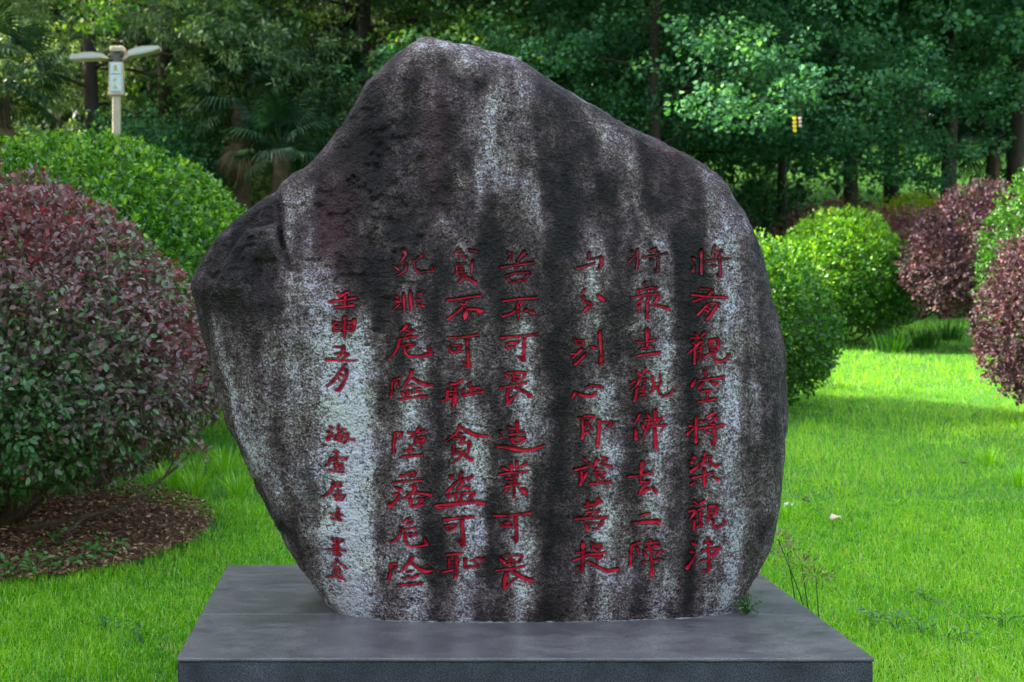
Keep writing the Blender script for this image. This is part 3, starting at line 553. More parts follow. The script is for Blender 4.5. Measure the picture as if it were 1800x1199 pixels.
def build_boulder():
    na, nf, nb = 1150, 330, 70
    root = empty('boulder', (float((CU - PX) * KX), YC, PLZ), 'large weathered grey boulder with red carved Chinese inscription standing on the stone plinth', 'boulder')
    a = np.linspace(-math.pi, math.pi, na, endpoint=False); R = Rout(a)
    sf = (np.arange(1, nf + 1) / nf); tf = np.sin(sf * math.pi / 2)
    U = CU + np.outer(tf, R * np.cos(a)); Vv = CV + np.outer(tf, R * np.sin(a))
    U = np.concatenate([[CU], U.ravel()]); Vv = np.concatenate([[CV], Vv.ravel()])
    Y = front_y(U, Vv); X = (U - PX) * KX; Z = EYE - (Vv - PY) * KX
    t = np.concatenate([[0], np.repeat(tf, na)])
    # natural unevenness of the rim
    q = np.stack([X, Y, Z], 1); rim = sstep(.9, 1, t); rad = (fbm(q, 9, 5, 21, .6) * .008 - .010 * np.clip(vnoise(q, 16, 88) - .35, 0, 1)) * rim
    dx = X - (CU - PX) * KX; dz = Z - (EYE - (CV - PY) * KX); dl = np.hypot(dx, dz) + 1e-6
    X += dx / dl * rad; Z += dz / dl * rad
    # pitting and the carving
    px = PX + X / Y * F; py = PY - (Z - EYE) / Y * F
    cv = carve(px, py)
    pit = fbm(q * [1, 1, 1.5], 25, 3, 40); upl = np.exp(-((U - 640) / 130) ** 2 - ((Vv - 330) / 210) ** 2) + np.exp(-((U - 420) / 80) ** 2 - ((Vv - 430) / 80) ** 2)
    pitd = np.clip(pit, 0, 1) * (.0035 + .0190 * upl) + fbm(q, 13, 2, 50) * .003
    Y = Y + cv + pitd * (cv < .001) * (1 - rim * .5)
    vs_ = fbm(q * [1, 1, .07], 26, 3, 77); mott = fbm(q, 14, 3, 60)
    tone = .298 + streaks(U, Vv, PALE, 5) * .53 - streaks(U, Vv, DARK, 6) * .28 + mott * .15 + vs_ * .13 + fbm(q * [1, 1, .5], 40, 2, 63) * .06 + fbm(q, 4, 2, 61) * .05
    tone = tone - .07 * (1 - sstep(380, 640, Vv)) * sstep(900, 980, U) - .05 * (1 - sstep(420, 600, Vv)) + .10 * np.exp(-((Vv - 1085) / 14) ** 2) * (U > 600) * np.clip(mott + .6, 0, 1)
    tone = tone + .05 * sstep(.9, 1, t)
    rust = np.exp(-((U - 590) / 38) ** 2 - ((Vv - 400) / 90) ** 2) * 1.0 + .7 * np.exp(-((U - 760) / 22) ** 2 - ((Vv - 260) / 130) ** 2) + .45 * np.exp(-((U - 1180) / 60) ** 2 - ((Vv - 290) / 60) ** 2)
    V1 = np.stack([X, Y, Z], 1)
    # back half
    sb = (np.arange(nb - 1, 0, -1) / nb); tb = np.sin(sb * math.pi / 2)
    Ub = CU + np.outer(tb, R * np.cos(a)).ravel(); Vb = CV + np.outer(tb, R * np.sin(a)).ravel()
    Ub = np.append(Ub, CU); Vb = np.append(Vb, CV); tt = np.append(np.repeat(tb, na), 0)
    qb = np.stack([(Ub - PX) * KX, np.full_like(Ub, 9.0), EYE - (Vb - PY) * KX], 1)
    Yb = YC + (.46 * (1 - tt ** 2.6) ** (1 / 2.6)) + fbm(qb, 2.5, 4, 31) * .05 * (1 - tt ** 6)
    V2 = np.stack([qb[:, 0], Yb, qb[:, 2]], 1)
    toneb = .30 + streaks(Ub, Vb, PALE, 15) * .4 - streaks(Ub, Vb, DARK, 16) * .4
    V = np.vstack([V1, V2]); V[:, 2] = np.maximum(V[:, 2], PLZ - .012)
    fo = []
    k = np.arange(na); k1 = (k + 1) % na
    tri = np.stack([np.zeros(na, int), 1 + k, 1 + k1], 1)
    rows = nf + nb - 1; base = 1 + np.arange(rows - 1)[:, None] * na
    quads = np.stack([base + k, base + na + k, base + na + k1, base + k1], 2).reshape(-1, 4)
    last = len(V) - 1; lb = 1 + (rows - 1) * na
    # drop faces that lie wholly in the buried base
    zz = V[:, 2]; keep = ~(zz[quads] <= PLZ - .0119).all(1); quads = quads[keep]
    V -= np.array(root.location)
    me = mesh_np('stone', V, quads, {'tone': ('POINT', np.concatenate([tone, toneb])), 'rust': ('POINT', np.concatenate([rust, np.zeros_like(toneb)]))}, smooth=True)
    link('stone', me, M_stone, root)
    # centre caps (front and back) close the polar grid
    cap = MB()
    T = np.vstack([tri, np.stack([np.full(na, last), lb + k1, lb + k], 1)])
    idx, inv = np.unique(T.ravel(), return_inverse=True)
    tn = np.concatenate([tone, toneb])[idx]; ru = np.zeros(len(idx))
    # both caps are a few millimetres wide and belong to the stone: join them in
    me2 = mesh_np('cap', V[idx], inv.reshape(-1, 3), {'tone': ('POINT', tn), 'rust': ('POINT', ru)}, smooth=True)
    import bmesh
    bm = bmesh.new(); bm.from_mesh(me); bm.from_mesh(me2)
    bm.to_mesh(me); bm.free(); bpy.data.meshes.remove(me2)
    return root

M_stone = stone_mat()
def red_mat():
    m, nt, b = new_mat('red_paint'); L = nt.links
    tc = node(nt, 'ShaderNodeTexCoord'); n = node(nt, 'ShaderNodeTexNoise', i_Scale=45.0, i_Detail=4.0); L.new(tc.outputs['Object'], n.inputs[0])
    r = ramp(nt, [(.30, (.16, .010, .028)), (.46, (.50, .006, .034)), (.72, (.72, .030, .075))], n.outputs['Fac']); L.new(r.outputs[0], b.inputs['Base Color'])
    fa = node(nt, 'ShaderNodeAttribute', attribute_name='fade'); n4 = node(nt, 'ShaderNodeTexNoise', i_Scale=70.0, i_Detail=4.0, i_Roughness=.7); L.new(tc.outputs['Object'], n4.inputs[0])
    ad = node(nt, 'ShaderNodeMath', operation='ADD'); L.new(fa.outputs['Fac'], ad.inputs[0]); L.new(n4.outputs['Fac'], ad.inputs[1])
    wr = node(nt, 'ShaderNodeMapRange'); wr.inputs[1].default_value = .62; wr.inputs[2].default_value = .86; L.new(ad.outputs[0], wr.inputs[0])
    mw = node(nt, 'ShaderNodeMix', data_type='RGBA'); mw.inputs[7].default_value = (.085, .022, .030, 1); L.new(wr.outputs[0], mw.inputs[0]); L.new(r.outputs[0], mw.inputs[6]); L.new(mw.outputs[2], b.inputs['Base Color'])
    b.inputs['Roughness'].default_value = .35
    n2 = node(nt, 'ShaderNodeTexNoise', i_Scale=160.0); L.new(tc.outputs['Object'], n2.inputs[0])
    bp = node(nt, 'ShaderNodeBump', i_Strength=.35, i_Distance=.004); L.new(n2.outputs['Fac'], bp.inputs['Height']); L.new(bp.outputs[0], b.inputs['Normal'])
    return m
M_red = red_mat()
boulder = build_boulder()

def build_char(name, strokes, mat, depth, lift):
    VV = []; FF = []; prof = [(-.5, 0), (-.27, .75), (0, 1), (.27, .75), (.5, 0)]
    off = 0
    for j, (P, W) in enumerate(strokes):
        n = len(P); T = np.gradient(P, axis=0); T /= np.hypot(T[:, 0], T[:, 1])[:, None] + 1e-9
        Nn = np.stack([-T[:, 1], T[:, 0]], 1)
        # rounded caps
        Pe = np.vstack([P[0] - T[0] * W[0] * .42, P, P[-1] + T[-1] * W[-1] * .42]); We = np.concatenate([[W[0] * .45], W, [W[-1] * .45]])
        Ne = np.vstack([Nn[0], Nn, Nn[-1]]); De = np.concatenate([[.1], np.ones(n), [.1]])
        rows = []
        for f_, d_ in prof:
            q = Pe + Ne * (We * f_)[:, None]; w3 = px_front(q[:, 0], q[:, 1])
            w3[:, 1] += lift + d_ * De * np.minimum(depth, We * .0019) + j * .00013
            rows.append(w3)
        G = np.stack(rows, 1).reshape(-1, 3); VV.append(G); m = len(Pe)
        i = np.arange(m - 1)[:, None] * 5 + np.arange(4)[None]; i = i.ravel() + off
        FF.append(np.stack([i, i + 1, i + 6, i + 5], 1)); off += len(G)
    V = np.vstack(VV) - np.array(boulder.location)
    vy = PY - (V[:, 2] + boulder.location.z - EYE) / 4.85 * F; vx = PX + (V[:, 0] + boulder.location.x) / 4.85 * F
    fade = .27 * (1 - sstep(455, 590, vy)) * sstep(680, 800, vx + 80) + .10 * np.exp(-((vx - 1180) / 30) ** 2)
    return link(name, mesh_np(name, V, np.vstack(FF), {'fade': ('POINT', fade)}, smooth=True), mat, boulder)
for st in CHARS: build_char('carved_character', st, M_red, .0105, -.0004)
M_seal = noisy_mat('unpainted_groove', [(.3, (.06, .05, .055)), (.65, (.22, .22, .23))], 90, .85, .3)
for st in SEALS: build_char('unpainted_character', st, M_seal, .003, .0005)

# ------------------------------------------------------------------ plinth
def granite(name, c0, c1, rough, spk):
    m, nt, b = new_mat(name); L = nt.links
    tc = node(nt, 'ShaderNodeTexCoord')
    n = node(nt, 'ShaderNodeTexNoise', i_Scale=3.2, i_Detail=7.0, i_Roughness=.6); L.new(tc.outputs['Object'], n.inputs[0])
    mp = node(nt, 'ShaderNodeMapping'); mp.inputs['Scale'].default_value = (1, 1.8, 1); L.new(tc.outputs['Object'], mp.inputs[0])
    n3 = node(nt, 'ShaderNodeTexNoise', i_Scale=6.5, i_Detail=8.0, i_Roughness=.7); L.new(mp.outputs[0], n3.inputs[0])
    r = ramp(nt, [(.3, c0), (.7, c1)], n.outputs['Fac'])
    n2 = node(nt, 'ShaderNodeTexNoise', i_Scale=260.0, i_Detail=2.0); L.new(tc.outputs['Object'], n2.inputs[0])
    r2 = ramp(nt, [(.38, (1 - spk,) * 3), (.62, (1 + spk,) * 3)], n2.outputs['Fac'])
    mx = node(nt, 'ShaderNodeMix', data_type='RGBA', blend_type='MULTIPLY'); mx.inputs[0].default_value = 1
    L.new(r.outputs[0], mx.inputs[6]); L.new(r2.outputs[0], mx.inputs[7])
    r3 = ramp(nt, [(.32, (.50, .48, .50)), (.42, (.85, .84, .86)), (.50, (1, 1, 1)), (.58, (1.1, 1.1, 1.08)), (.68, (1.6, 1.5, 1.4))], n3.outputs['Fac'])
    m3 = node(nt, 'ShaderNodeMix', data_type='RGBA', blend_type='MULTIPLY'); m3.inputs[0].default_value = .8
    L.new(mx.outputs[2], m3.inputs[6]); L.new(r3.outputs[0], m3.inputs[7]); L.new(m3.outputs[2], b.inputs['Base Color'])
    rr = node(nt, 'ShaderNodeMapRange'); rr.inputs[3].default_value = rough - .08; rr.inputs[4].default_value = rough + .12
    L.new(n3.outputs['Fac'], rr.inputs[0]); L.new(rr.outputs[0], b.inputs['Roughness'])
    bp = node(nt, 'ShaderNodeBump', i_Strength=.15, i_Distance=.002); L.new(n2.outputs['Fac'], bp.inputs['Height']); L.new(bp.outputs[0], b.inputs['Normal'])
    return m
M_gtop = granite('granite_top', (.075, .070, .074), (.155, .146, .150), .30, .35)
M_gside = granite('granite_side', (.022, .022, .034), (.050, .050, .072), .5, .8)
PX0, PX1, PY0, PY1 = -.628, 1.543, 4.42, 5.92
def build_plinth():
    root = empty('plinth', ((PX0 + PX1) / 2, (PY0 + PY1) / 2, 0), 'low rectangular plinth of dark grey granite slabs under the boulder', 'plinth')
    cx, cy = root.location.x, root.location.y; WX = PX1 - PX0
    def slab(name, x0, x1, y0, y1, z0, z1, mat, bev=.003):
        m = MB(); m.box((0, 0, 0), (x1 - x0, y1 - y0, z1 - z0), bev=bev)
        return m.build(name, mat, root, loc=((x0 + x1) / 2 - cx, (y0 + y1) / 2 - cy, (z0 + z1) / 2))
    t = .011
    for y0, y1 in ((PY0, 5.02), (5.023, 5.718), (5.721, PY1)):
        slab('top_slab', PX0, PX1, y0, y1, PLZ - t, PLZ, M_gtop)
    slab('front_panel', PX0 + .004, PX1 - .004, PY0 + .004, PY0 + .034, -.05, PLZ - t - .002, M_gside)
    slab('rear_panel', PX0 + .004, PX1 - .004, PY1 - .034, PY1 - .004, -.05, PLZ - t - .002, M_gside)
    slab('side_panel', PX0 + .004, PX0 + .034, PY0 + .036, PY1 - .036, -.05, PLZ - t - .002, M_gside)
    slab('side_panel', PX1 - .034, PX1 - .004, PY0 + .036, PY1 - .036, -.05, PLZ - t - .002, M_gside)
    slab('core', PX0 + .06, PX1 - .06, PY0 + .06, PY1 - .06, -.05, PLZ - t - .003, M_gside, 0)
build_plinth()
def mortar():
    u = np.linspace(612, 1268, 160); v = np.full_like(u, PY - (PLZ - EYE) / KX); y = front_y(u, v); x = (u - PX) * KX
    m = MB(); r = random.Random(3)
    pts = [(float(a) - boulder.location.x, float(b) - .002 - boulder.location.y, r.uniform(-.002, .001)) for a, b in zip(x, y)]
    m.tube(pts, [r.uniform(.001, .006) for _ in pts], 6); m.build('mortar_line', noisy_mat('mortar', [(.35, (.05, .05, .05)), (.65, (.30, .31, .31))], 30, .9, .5), boulder, smooth=True)
mortar()

# ------------------------------------------------------------------ shrubs
PROF = [(0, .45), (.06, .66), (.14, .85), (.26, .97), (.38, 1.0), (.52, .955), (.66, .84), (.78, .685), (.88, .50), (.95, .32), (.985, .17), (1, 0)]
def dome_points(n, R, z0, H, prof, thick, seed, front=None):
    r_ = np.random.default_rng(seed)
    hz = np.array([p[0] for p in prof]); hr = np.array([p[1] for p in prof])
    zs = np.linspace(0, 1, 200); rs = np.interp(zs, hz, hr); dr = np.gradient(rs * R, zs * H)
    wgt = rs * R * np.sqrt(1 + dr ** 2) + .05; cdf = np.cumsum(wgt); cdf /= cdf[-1]
    z = np.interp(r_.uniform(0, 1, n), cdf, zs); a = r_.uniform(-math.pi, math.pi, n)
    if front is not None:      # thin out the side that faces away from the camera
        keep = (np.sin(a) < .15) | (r_.uniform(0, 1, n) < front); z = z[keep]; a = a[keep]; n = len(z)
    rr = np.interp(z, zs, rs) * R; slope = np.interp(z, zs, dr)
    N = np.stack([np.cos(a), np.sin(a), -slope], 1); N /= np.linalg.norm(N, axis=1, keepdims=True)
    P = np.stack([rr * np.cos(a), rr * np.sin(a), z0 + z * H], 1)
    lump = vnoise(P + seed, 2.2, seed) * .035 * R + vnoise(P + seed, 5, seed) * .022 + vnoise(P + seed, 11, seed + 1) * .012
    d = thick * r_.uniform(0, 1, n) ** 1.3
    P = P + N * (lump - d)[:, None]
    return P, N, a, z, d / thick

def twigs_leaves(P, N, k, L, W, seed, spread=.62, six=False, up=.35, jit=.02):
    r_ = np.random.default_rng(seed); n = len(P)
    Pl = np.repeat(P, k, 0); Nl = np.repeat(N, k, 0)
    Pl = Pl + r_.normal(size=Pl.shape) * jit
    D = Nl * .75 + r_.normal(size=Pl.shape) * spread + np.array([0, 0, up * .4])
    Nn = Nl * .8 + np.array([0, 0, .8]) + r_.normal(size=Pl.shape) * .45
    Ls = L * r_.uniform(.6, 1.25, n * k); Ws = Ls * (W / L) * r_.uniform(.85, 1.15, n * k)
    return Pl, Nn, D, Ls, Ws

def shrub(label, px, ptop, R, H, D, mat, leafL, leafW, ntw, k, colfn, seed, group, z0=None, six=False, foot=.22, thick=.3, trunk=True, prof=PROF, near_leaves=0, front=.45, px_is_x=False):
    x = (px - PX) * D / F; g = float(ground(x, D))
    root = empty('clipped_shrub', (x, D, g), label, 'shrub', group)
    ztop = EYE - (ptop - PY) * D / F - g; z0 = foot; Hh = ztop - z0
    P, N, a, z, dd = dome_points(ntw, R, z0, Hh, prof, thick, seed, front)
    Pl, Nn, Dd, Ls, Ws = twigs_leaves(P, N, k, leafL, leafW, seed + 1, six=six)
    tw_ = np.repeat(np.random.default_rng(seed + 9).normal(0, .13, len(P)), k)
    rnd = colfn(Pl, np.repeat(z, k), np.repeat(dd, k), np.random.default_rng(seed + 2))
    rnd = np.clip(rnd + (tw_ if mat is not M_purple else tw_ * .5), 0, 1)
    sel = np.zeros(len(Pl), bool)
    if near_leaves:
        wd = Pl + [x, D, g]; ppx = PX + wd[:, 0] / wd[:, 1] * F; ppy = PY - (wd[:, 2] - EYE) / wd[:, 1] * F
        ok = (ppx > 10) & (ppx < 1790) & (ppy > 10) & (ppy < 1190) & (np.repeat(dd, k) < .12) & (np.repeat(N, k, 0)[:, 1] < -.35)
        sz = np.where(ok, Ls / wd[:, 1], 0); sel[np.argsort(-sz)[:near_leaves]] = True
    V, T, rn = leaf_arrays(Pl[~sel], Nn[~sel], Dd[~sel], Ls[~sel], Ws[~sel], rnd=rnd[~sel], six=six, fold=.18)
    link('foliage', mesh_np('foliage', V, T, {'rnd': ('FACE', rn)}), mat, root, kind='stuff')
    if near_leaves:
        bank = []
        for c in range(24):
            v, t, r3 = leaf_arrays(np.zeros((1, 3)), np.array([[0, 0, 1.]]), np.array([[1., 0, 0]]), 1.0, leafW / leafL, rnd=np.array([(c + .5) / 24]), six=True, fold=.18)
            me = mesh_np('leaf', v, t, {'rnd': ('FACE', r3)}); me.materials.append(mat); bank.append(me)
        for i in np.nonzero(sel)[0]:
            d_ = Vector(Dd[i]).normalized(); s_ = Vector(Nn[i]).cross(d_).normalized(); u_ = d_.cross(s_)
            o = link('leaf', bank[min(23, int(rnd[i] * 24))], None, root)
            M = Matrix((d_, s_, u_)).transposed().to_4x4(); o.matrix_local = Matrix.Translation(Vector(Pl[i])) @ M @ Matrix.Scale(float(Ls[i]), 4)
    # branching frame
    r_ = random.Random(seed); m = MB()
    for i in range(26 if D < 10 else 14):
        aa = r_.uniform(0, 6.283); el = r_.uniform(.25, 1.2); L_ = r_.uniform(.65, .95); p = Vector((r_.uniform(-.06, .06), r_.uniform(-.06, .06), -.03))
        e = Vector((math.cos(aa) * math.cos(el) * R * L_, math.sin(aa) * math.cos(el) * R * L_, .1 + math.sin(el) * (ztop - .15) * L_))
        pts = [p]; 
        for s_ in (.25, .5, .75, 1):
            q = p.lerp(e, s_); q.z += .10 * math.sin(s_ * 3.14) * (1 if el > .6 else -.4); pts.append(q + Vector((r_.uniform(-.04, .04), r_.uniform(-.04, .04), r_.uniform(-.03, .03))))
        pts[-1] = e
        m.tube(pts, [.022, .016, .012, .008, .003], 5)
        for s_ in (2, 3, 3):
            q = pts[s_]; e2 = q + Vector((r_.uniform(-.25, .25), r_.uniform(-.25, .25), r_.uniform(.05, .35))) * R
            m.tube([q, q.lerp(e2, .5) + Vector((0, 0, .02)), e2], [.008, .005, .002], 4)
    m.build('branch_frame', M_twig, root, kind='stuff')
    return root

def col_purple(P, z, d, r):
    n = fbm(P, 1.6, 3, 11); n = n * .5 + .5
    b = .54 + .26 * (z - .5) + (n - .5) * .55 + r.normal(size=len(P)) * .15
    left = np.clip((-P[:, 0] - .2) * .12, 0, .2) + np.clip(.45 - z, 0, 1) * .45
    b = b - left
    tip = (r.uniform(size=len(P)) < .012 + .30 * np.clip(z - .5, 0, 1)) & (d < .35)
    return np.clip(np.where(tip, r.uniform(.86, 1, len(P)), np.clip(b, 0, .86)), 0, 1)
def col_plain(lo, hi, topgain=.2):  # topgain lightens upper leaves, imitating sun on the dome tops
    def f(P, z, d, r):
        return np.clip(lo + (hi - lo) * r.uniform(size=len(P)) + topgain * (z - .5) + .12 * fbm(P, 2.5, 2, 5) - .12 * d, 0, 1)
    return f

G1 = 'dome clipped shrubs around the lawn'
P1 = [(0, .42), (.05, .60), (.12, .80), (.21, .95), (.30, 1.0), (.45, .97), (.6, .87), (.74, .72), (.85, .54), (.93, .36), (.98, .19), (1, 0)]
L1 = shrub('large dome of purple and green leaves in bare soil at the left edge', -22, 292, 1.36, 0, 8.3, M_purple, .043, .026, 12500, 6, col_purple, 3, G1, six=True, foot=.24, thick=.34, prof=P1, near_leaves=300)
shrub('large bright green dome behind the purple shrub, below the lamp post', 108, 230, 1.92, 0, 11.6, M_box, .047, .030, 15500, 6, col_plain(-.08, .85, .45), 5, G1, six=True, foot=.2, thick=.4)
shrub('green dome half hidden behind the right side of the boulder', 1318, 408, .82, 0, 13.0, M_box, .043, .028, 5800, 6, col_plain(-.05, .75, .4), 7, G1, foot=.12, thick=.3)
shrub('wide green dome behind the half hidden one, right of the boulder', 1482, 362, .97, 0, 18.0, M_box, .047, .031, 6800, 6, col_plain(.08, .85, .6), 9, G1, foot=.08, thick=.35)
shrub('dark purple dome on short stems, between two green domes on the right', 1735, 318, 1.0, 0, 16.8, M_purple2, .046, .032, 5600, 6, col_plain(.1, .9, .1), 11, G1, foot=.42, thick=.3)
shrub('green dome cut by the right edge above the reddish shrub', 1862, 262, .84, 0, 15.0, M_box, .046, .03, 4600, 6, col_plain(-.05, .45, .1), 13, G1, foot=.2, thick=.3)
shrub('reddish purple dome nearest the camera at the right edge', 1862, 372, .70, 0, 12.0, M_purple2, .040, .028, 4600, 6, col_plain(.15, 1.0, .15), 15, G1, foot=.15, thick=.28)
shrub('low purple dome far behind the wide green dome', 1478, 348, 1.45, 0, 24.0, M_purple_sunlit, .06, .04, 2600, 6, col_plain(.3, 1.0, .25), 17, G1, foot=.1, thick=.3)
shrub('small purple dome in the distance left of the dark purple shrub', 1606, 361, 1.0, 0, 22.5, M_purple_sunlit, .06, .04, 2600, 6, col_plain(.3, .9, .25), 19, G1, foot=.1, thick=.3)
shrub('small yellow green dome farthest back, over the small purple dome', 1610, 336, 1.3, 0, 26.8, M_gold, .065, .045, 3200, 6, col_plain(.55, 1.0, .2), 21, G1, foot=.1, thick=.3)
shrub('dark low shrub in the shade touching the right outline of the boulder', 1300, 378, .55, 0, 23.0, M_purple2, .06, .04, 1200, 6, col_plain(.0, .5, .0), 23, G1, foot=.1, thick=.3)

# low branch leaning out of the purple shrub over the soil
def branch_out():
    m = MB(); loc = Vector(L1.location)
    def W(px, py, Y): return at(px, py, Y) - loc
    main = [W(40, 930, 7.9), W(150, 908, 7.75), W(205, 895, 7.7), W(250, 868, 7.65), W(290, 838, 7.7), W(312, 820, 7.75), W(330, 800, 7.8)]
    m.tube(main, [.017, .014, .012, .010, .008, .007, .004], 6)
    m.tube([main[4], W(308, 805, 7.7), W(316, 795, 7.7), W(340, 790, 7.75)], [.007, .006, .005, .002], 5)
    m.tube([main[2], W(235, 900, 7.6), W(255, 885, 7.55)], [.007, .005, .002], 5)
    m.tube([main[3], W(225, 850, 7.7), W(255, 818, 7.8)], [.008, .006, .003], 5)
    m.tube([main[1], W(120, 935, 7.6), W(90, 925, 7.6)], [.009, .006, .003], 5)
    m.build('low_branch', M_twig, L1)
    P = np.array([W(x_, y_, 7.72) for x_, y_ in ((345, 788), (352, 795), (330, 800), (320, 812), (258, 818), (300, 800), (340, 780), (360, 800), (262, 884))])
    Pl, Nn, D, Ls, Ws = twigs_leaves(P, np.tile([0, -.5, .6], (len(P), 1)), 6, .04, .024, 3, jit=.02)
    V, T, rn = leaf_arrays(Pl, Nn, D, Ls, Ws, six=True, rnd=rng.uniform(.2, .95, len(Pl)))
    link('branch_leaves', mesh_np('branch_leaves', V, T, {'rnd': ('FACE', rn)}), M_purple, L1, kind='stuff')
branch_out()

# ------------------------------------------------------------------ grass
def grass():
    Vs = []; Ts = []; Rs = []; off = 0
    def field(n, y0, y1, wid, hgt, seg, power):
        nonlocal off
        y = (y0 ** power + rng.uniform(0, 1, n) * (y1 ** power - y0 ** power)) ** (1 / power)
        x = -PX / F * y - 1.0 + rng.uniform(0, 1, n) * (1800 / F * y + 2.2)
        d = np.hypot(x - SOIL[0], y - SOIL[1]); aa = np.arctan2(y - SOIL[1], x - SOIL[0])
        edge = SOIL[2] * (1 + .05 * np.sin(3 * aa + 1) + .03 * np.sin(7 * aa)) + rng.normal(size=n) * .07 + .05 * np.sin(17 * aa) + .03 * np.sin(31 * aa + 1)
        ok = (d > edge) & ~((x > PX0 - .004) & (x < PX1 + .004) & (y > PY0 - .01) & (y < PY1 + .004))
        yp = 25.6 + .05 * (x - 8); ok &= np.abs(y - yp) > .93
        x = x[ok]; y = y[ok]; n = len(x); z = ground(x, y)
        q = np.stack([x, y, np.zeros(n)], 1)
        patch = fbm(q, .9, 3, 31); tuft = vnoise(q, 7, 33)
        dn = d[ok] - edge[ok]
        h = hgt * rng.uniform(.45, 1.25, n) * (1 + .30 * patch + .35 * tuft) * (1 + .6 * np.exp(-(dn / .25) ** 2) * (x > -1.6) * (y > 8.3))
        a = rng.uniform(0, 6.283, n) + 1.2 * vnoise(q, 5, 35); lean = h * np.abs(rng.normal(.8, .65, n)); wd_ = wid * rng.uniform(.7, 1.3, n)
        ca, sa = np.cos(a), np.sin(a); fa = rng.uniform(-.9, .9, n)                      # blades turn their width mostly to the viewer
        wx, wy = np.cos(fa) * wd_ / 2, np.sin(fa) * wd_ / 2
        Z0 = z - .01
        A = np.stack([x - wx, y - wy, Z0], 1); B = np.stack([x + wx, y + wy, Z0], 1)
        tx, ty, tz = x + ca * lean, y + sa * lean, z + h * np.clip(1 - .30 * (lean / h) ** 2, .25, 1)
        Tp = np.stack([tx, ty, tz], 1)
        rn = np.clip(.47 + .24 * rng.normal(size=n) + .22 * patch + .1 * tuft, 0, .96); rn[rng.uniform(size=n) < .025 + .05 * np.clip(patch - .5, 0, 1)] = 1.0
        b = np.arange(n)[:, None]
        if seg == 1:
            Vs.append(np.stack([A, B, Tp], 1).reshape(-1, 3)); Ts.append(b * 3 + [0, 1, 2] + off); off += 3 * n; Rs.append(rn)
        else:
            mx, my, mz = x + ca * lean * .38, y + sa * lean * .38, z + h * .62
            Cc = np.stack([mx - wx * .85, my - wy * .85, mz], 1); Dd = np.stack([mx + wx * .85, my + wy * .85, mz], 1)
            Vs.append(np.stack([A, B, Dd, Cc, Tp], 1).reshape(-1, 3))
            Ts.append(np.concatenate([b * 5 + [0, 1, 2], b * 5 + [0, 2, 3], b * 5 + [3, 2, 4]], 1).reshape(-1, 3) + off); off += 5 * n; Rs.append(np.repeat(rn, 3))
    field(150000, 5.0, 9.0, .0040, .050, 2, 1.2)
    field(90000, 9.0, 14.0, .0062, .065, 1, .9)
    field(110000, 14.0, 30.0, .011, .075, 1, .8)
    link('grass', mesh_np('grass', np.vstack(Vs), np.vstack(Ts), {'rnd': ('FACE', np.concatenate(Rs))}), M_grass, kind='stuff', label='short bright green grass of the lawn around the plinth', cat='grass')
    Vs.clear(); Ts.clear(); Rs.clear(); off = 0
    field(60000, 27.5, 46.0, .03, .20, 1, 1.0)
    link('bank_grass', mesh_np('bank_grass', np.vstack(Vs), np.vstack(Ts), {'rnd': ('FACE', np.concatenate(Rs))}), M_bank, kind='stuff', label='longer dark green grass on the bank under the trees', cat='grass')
grass()

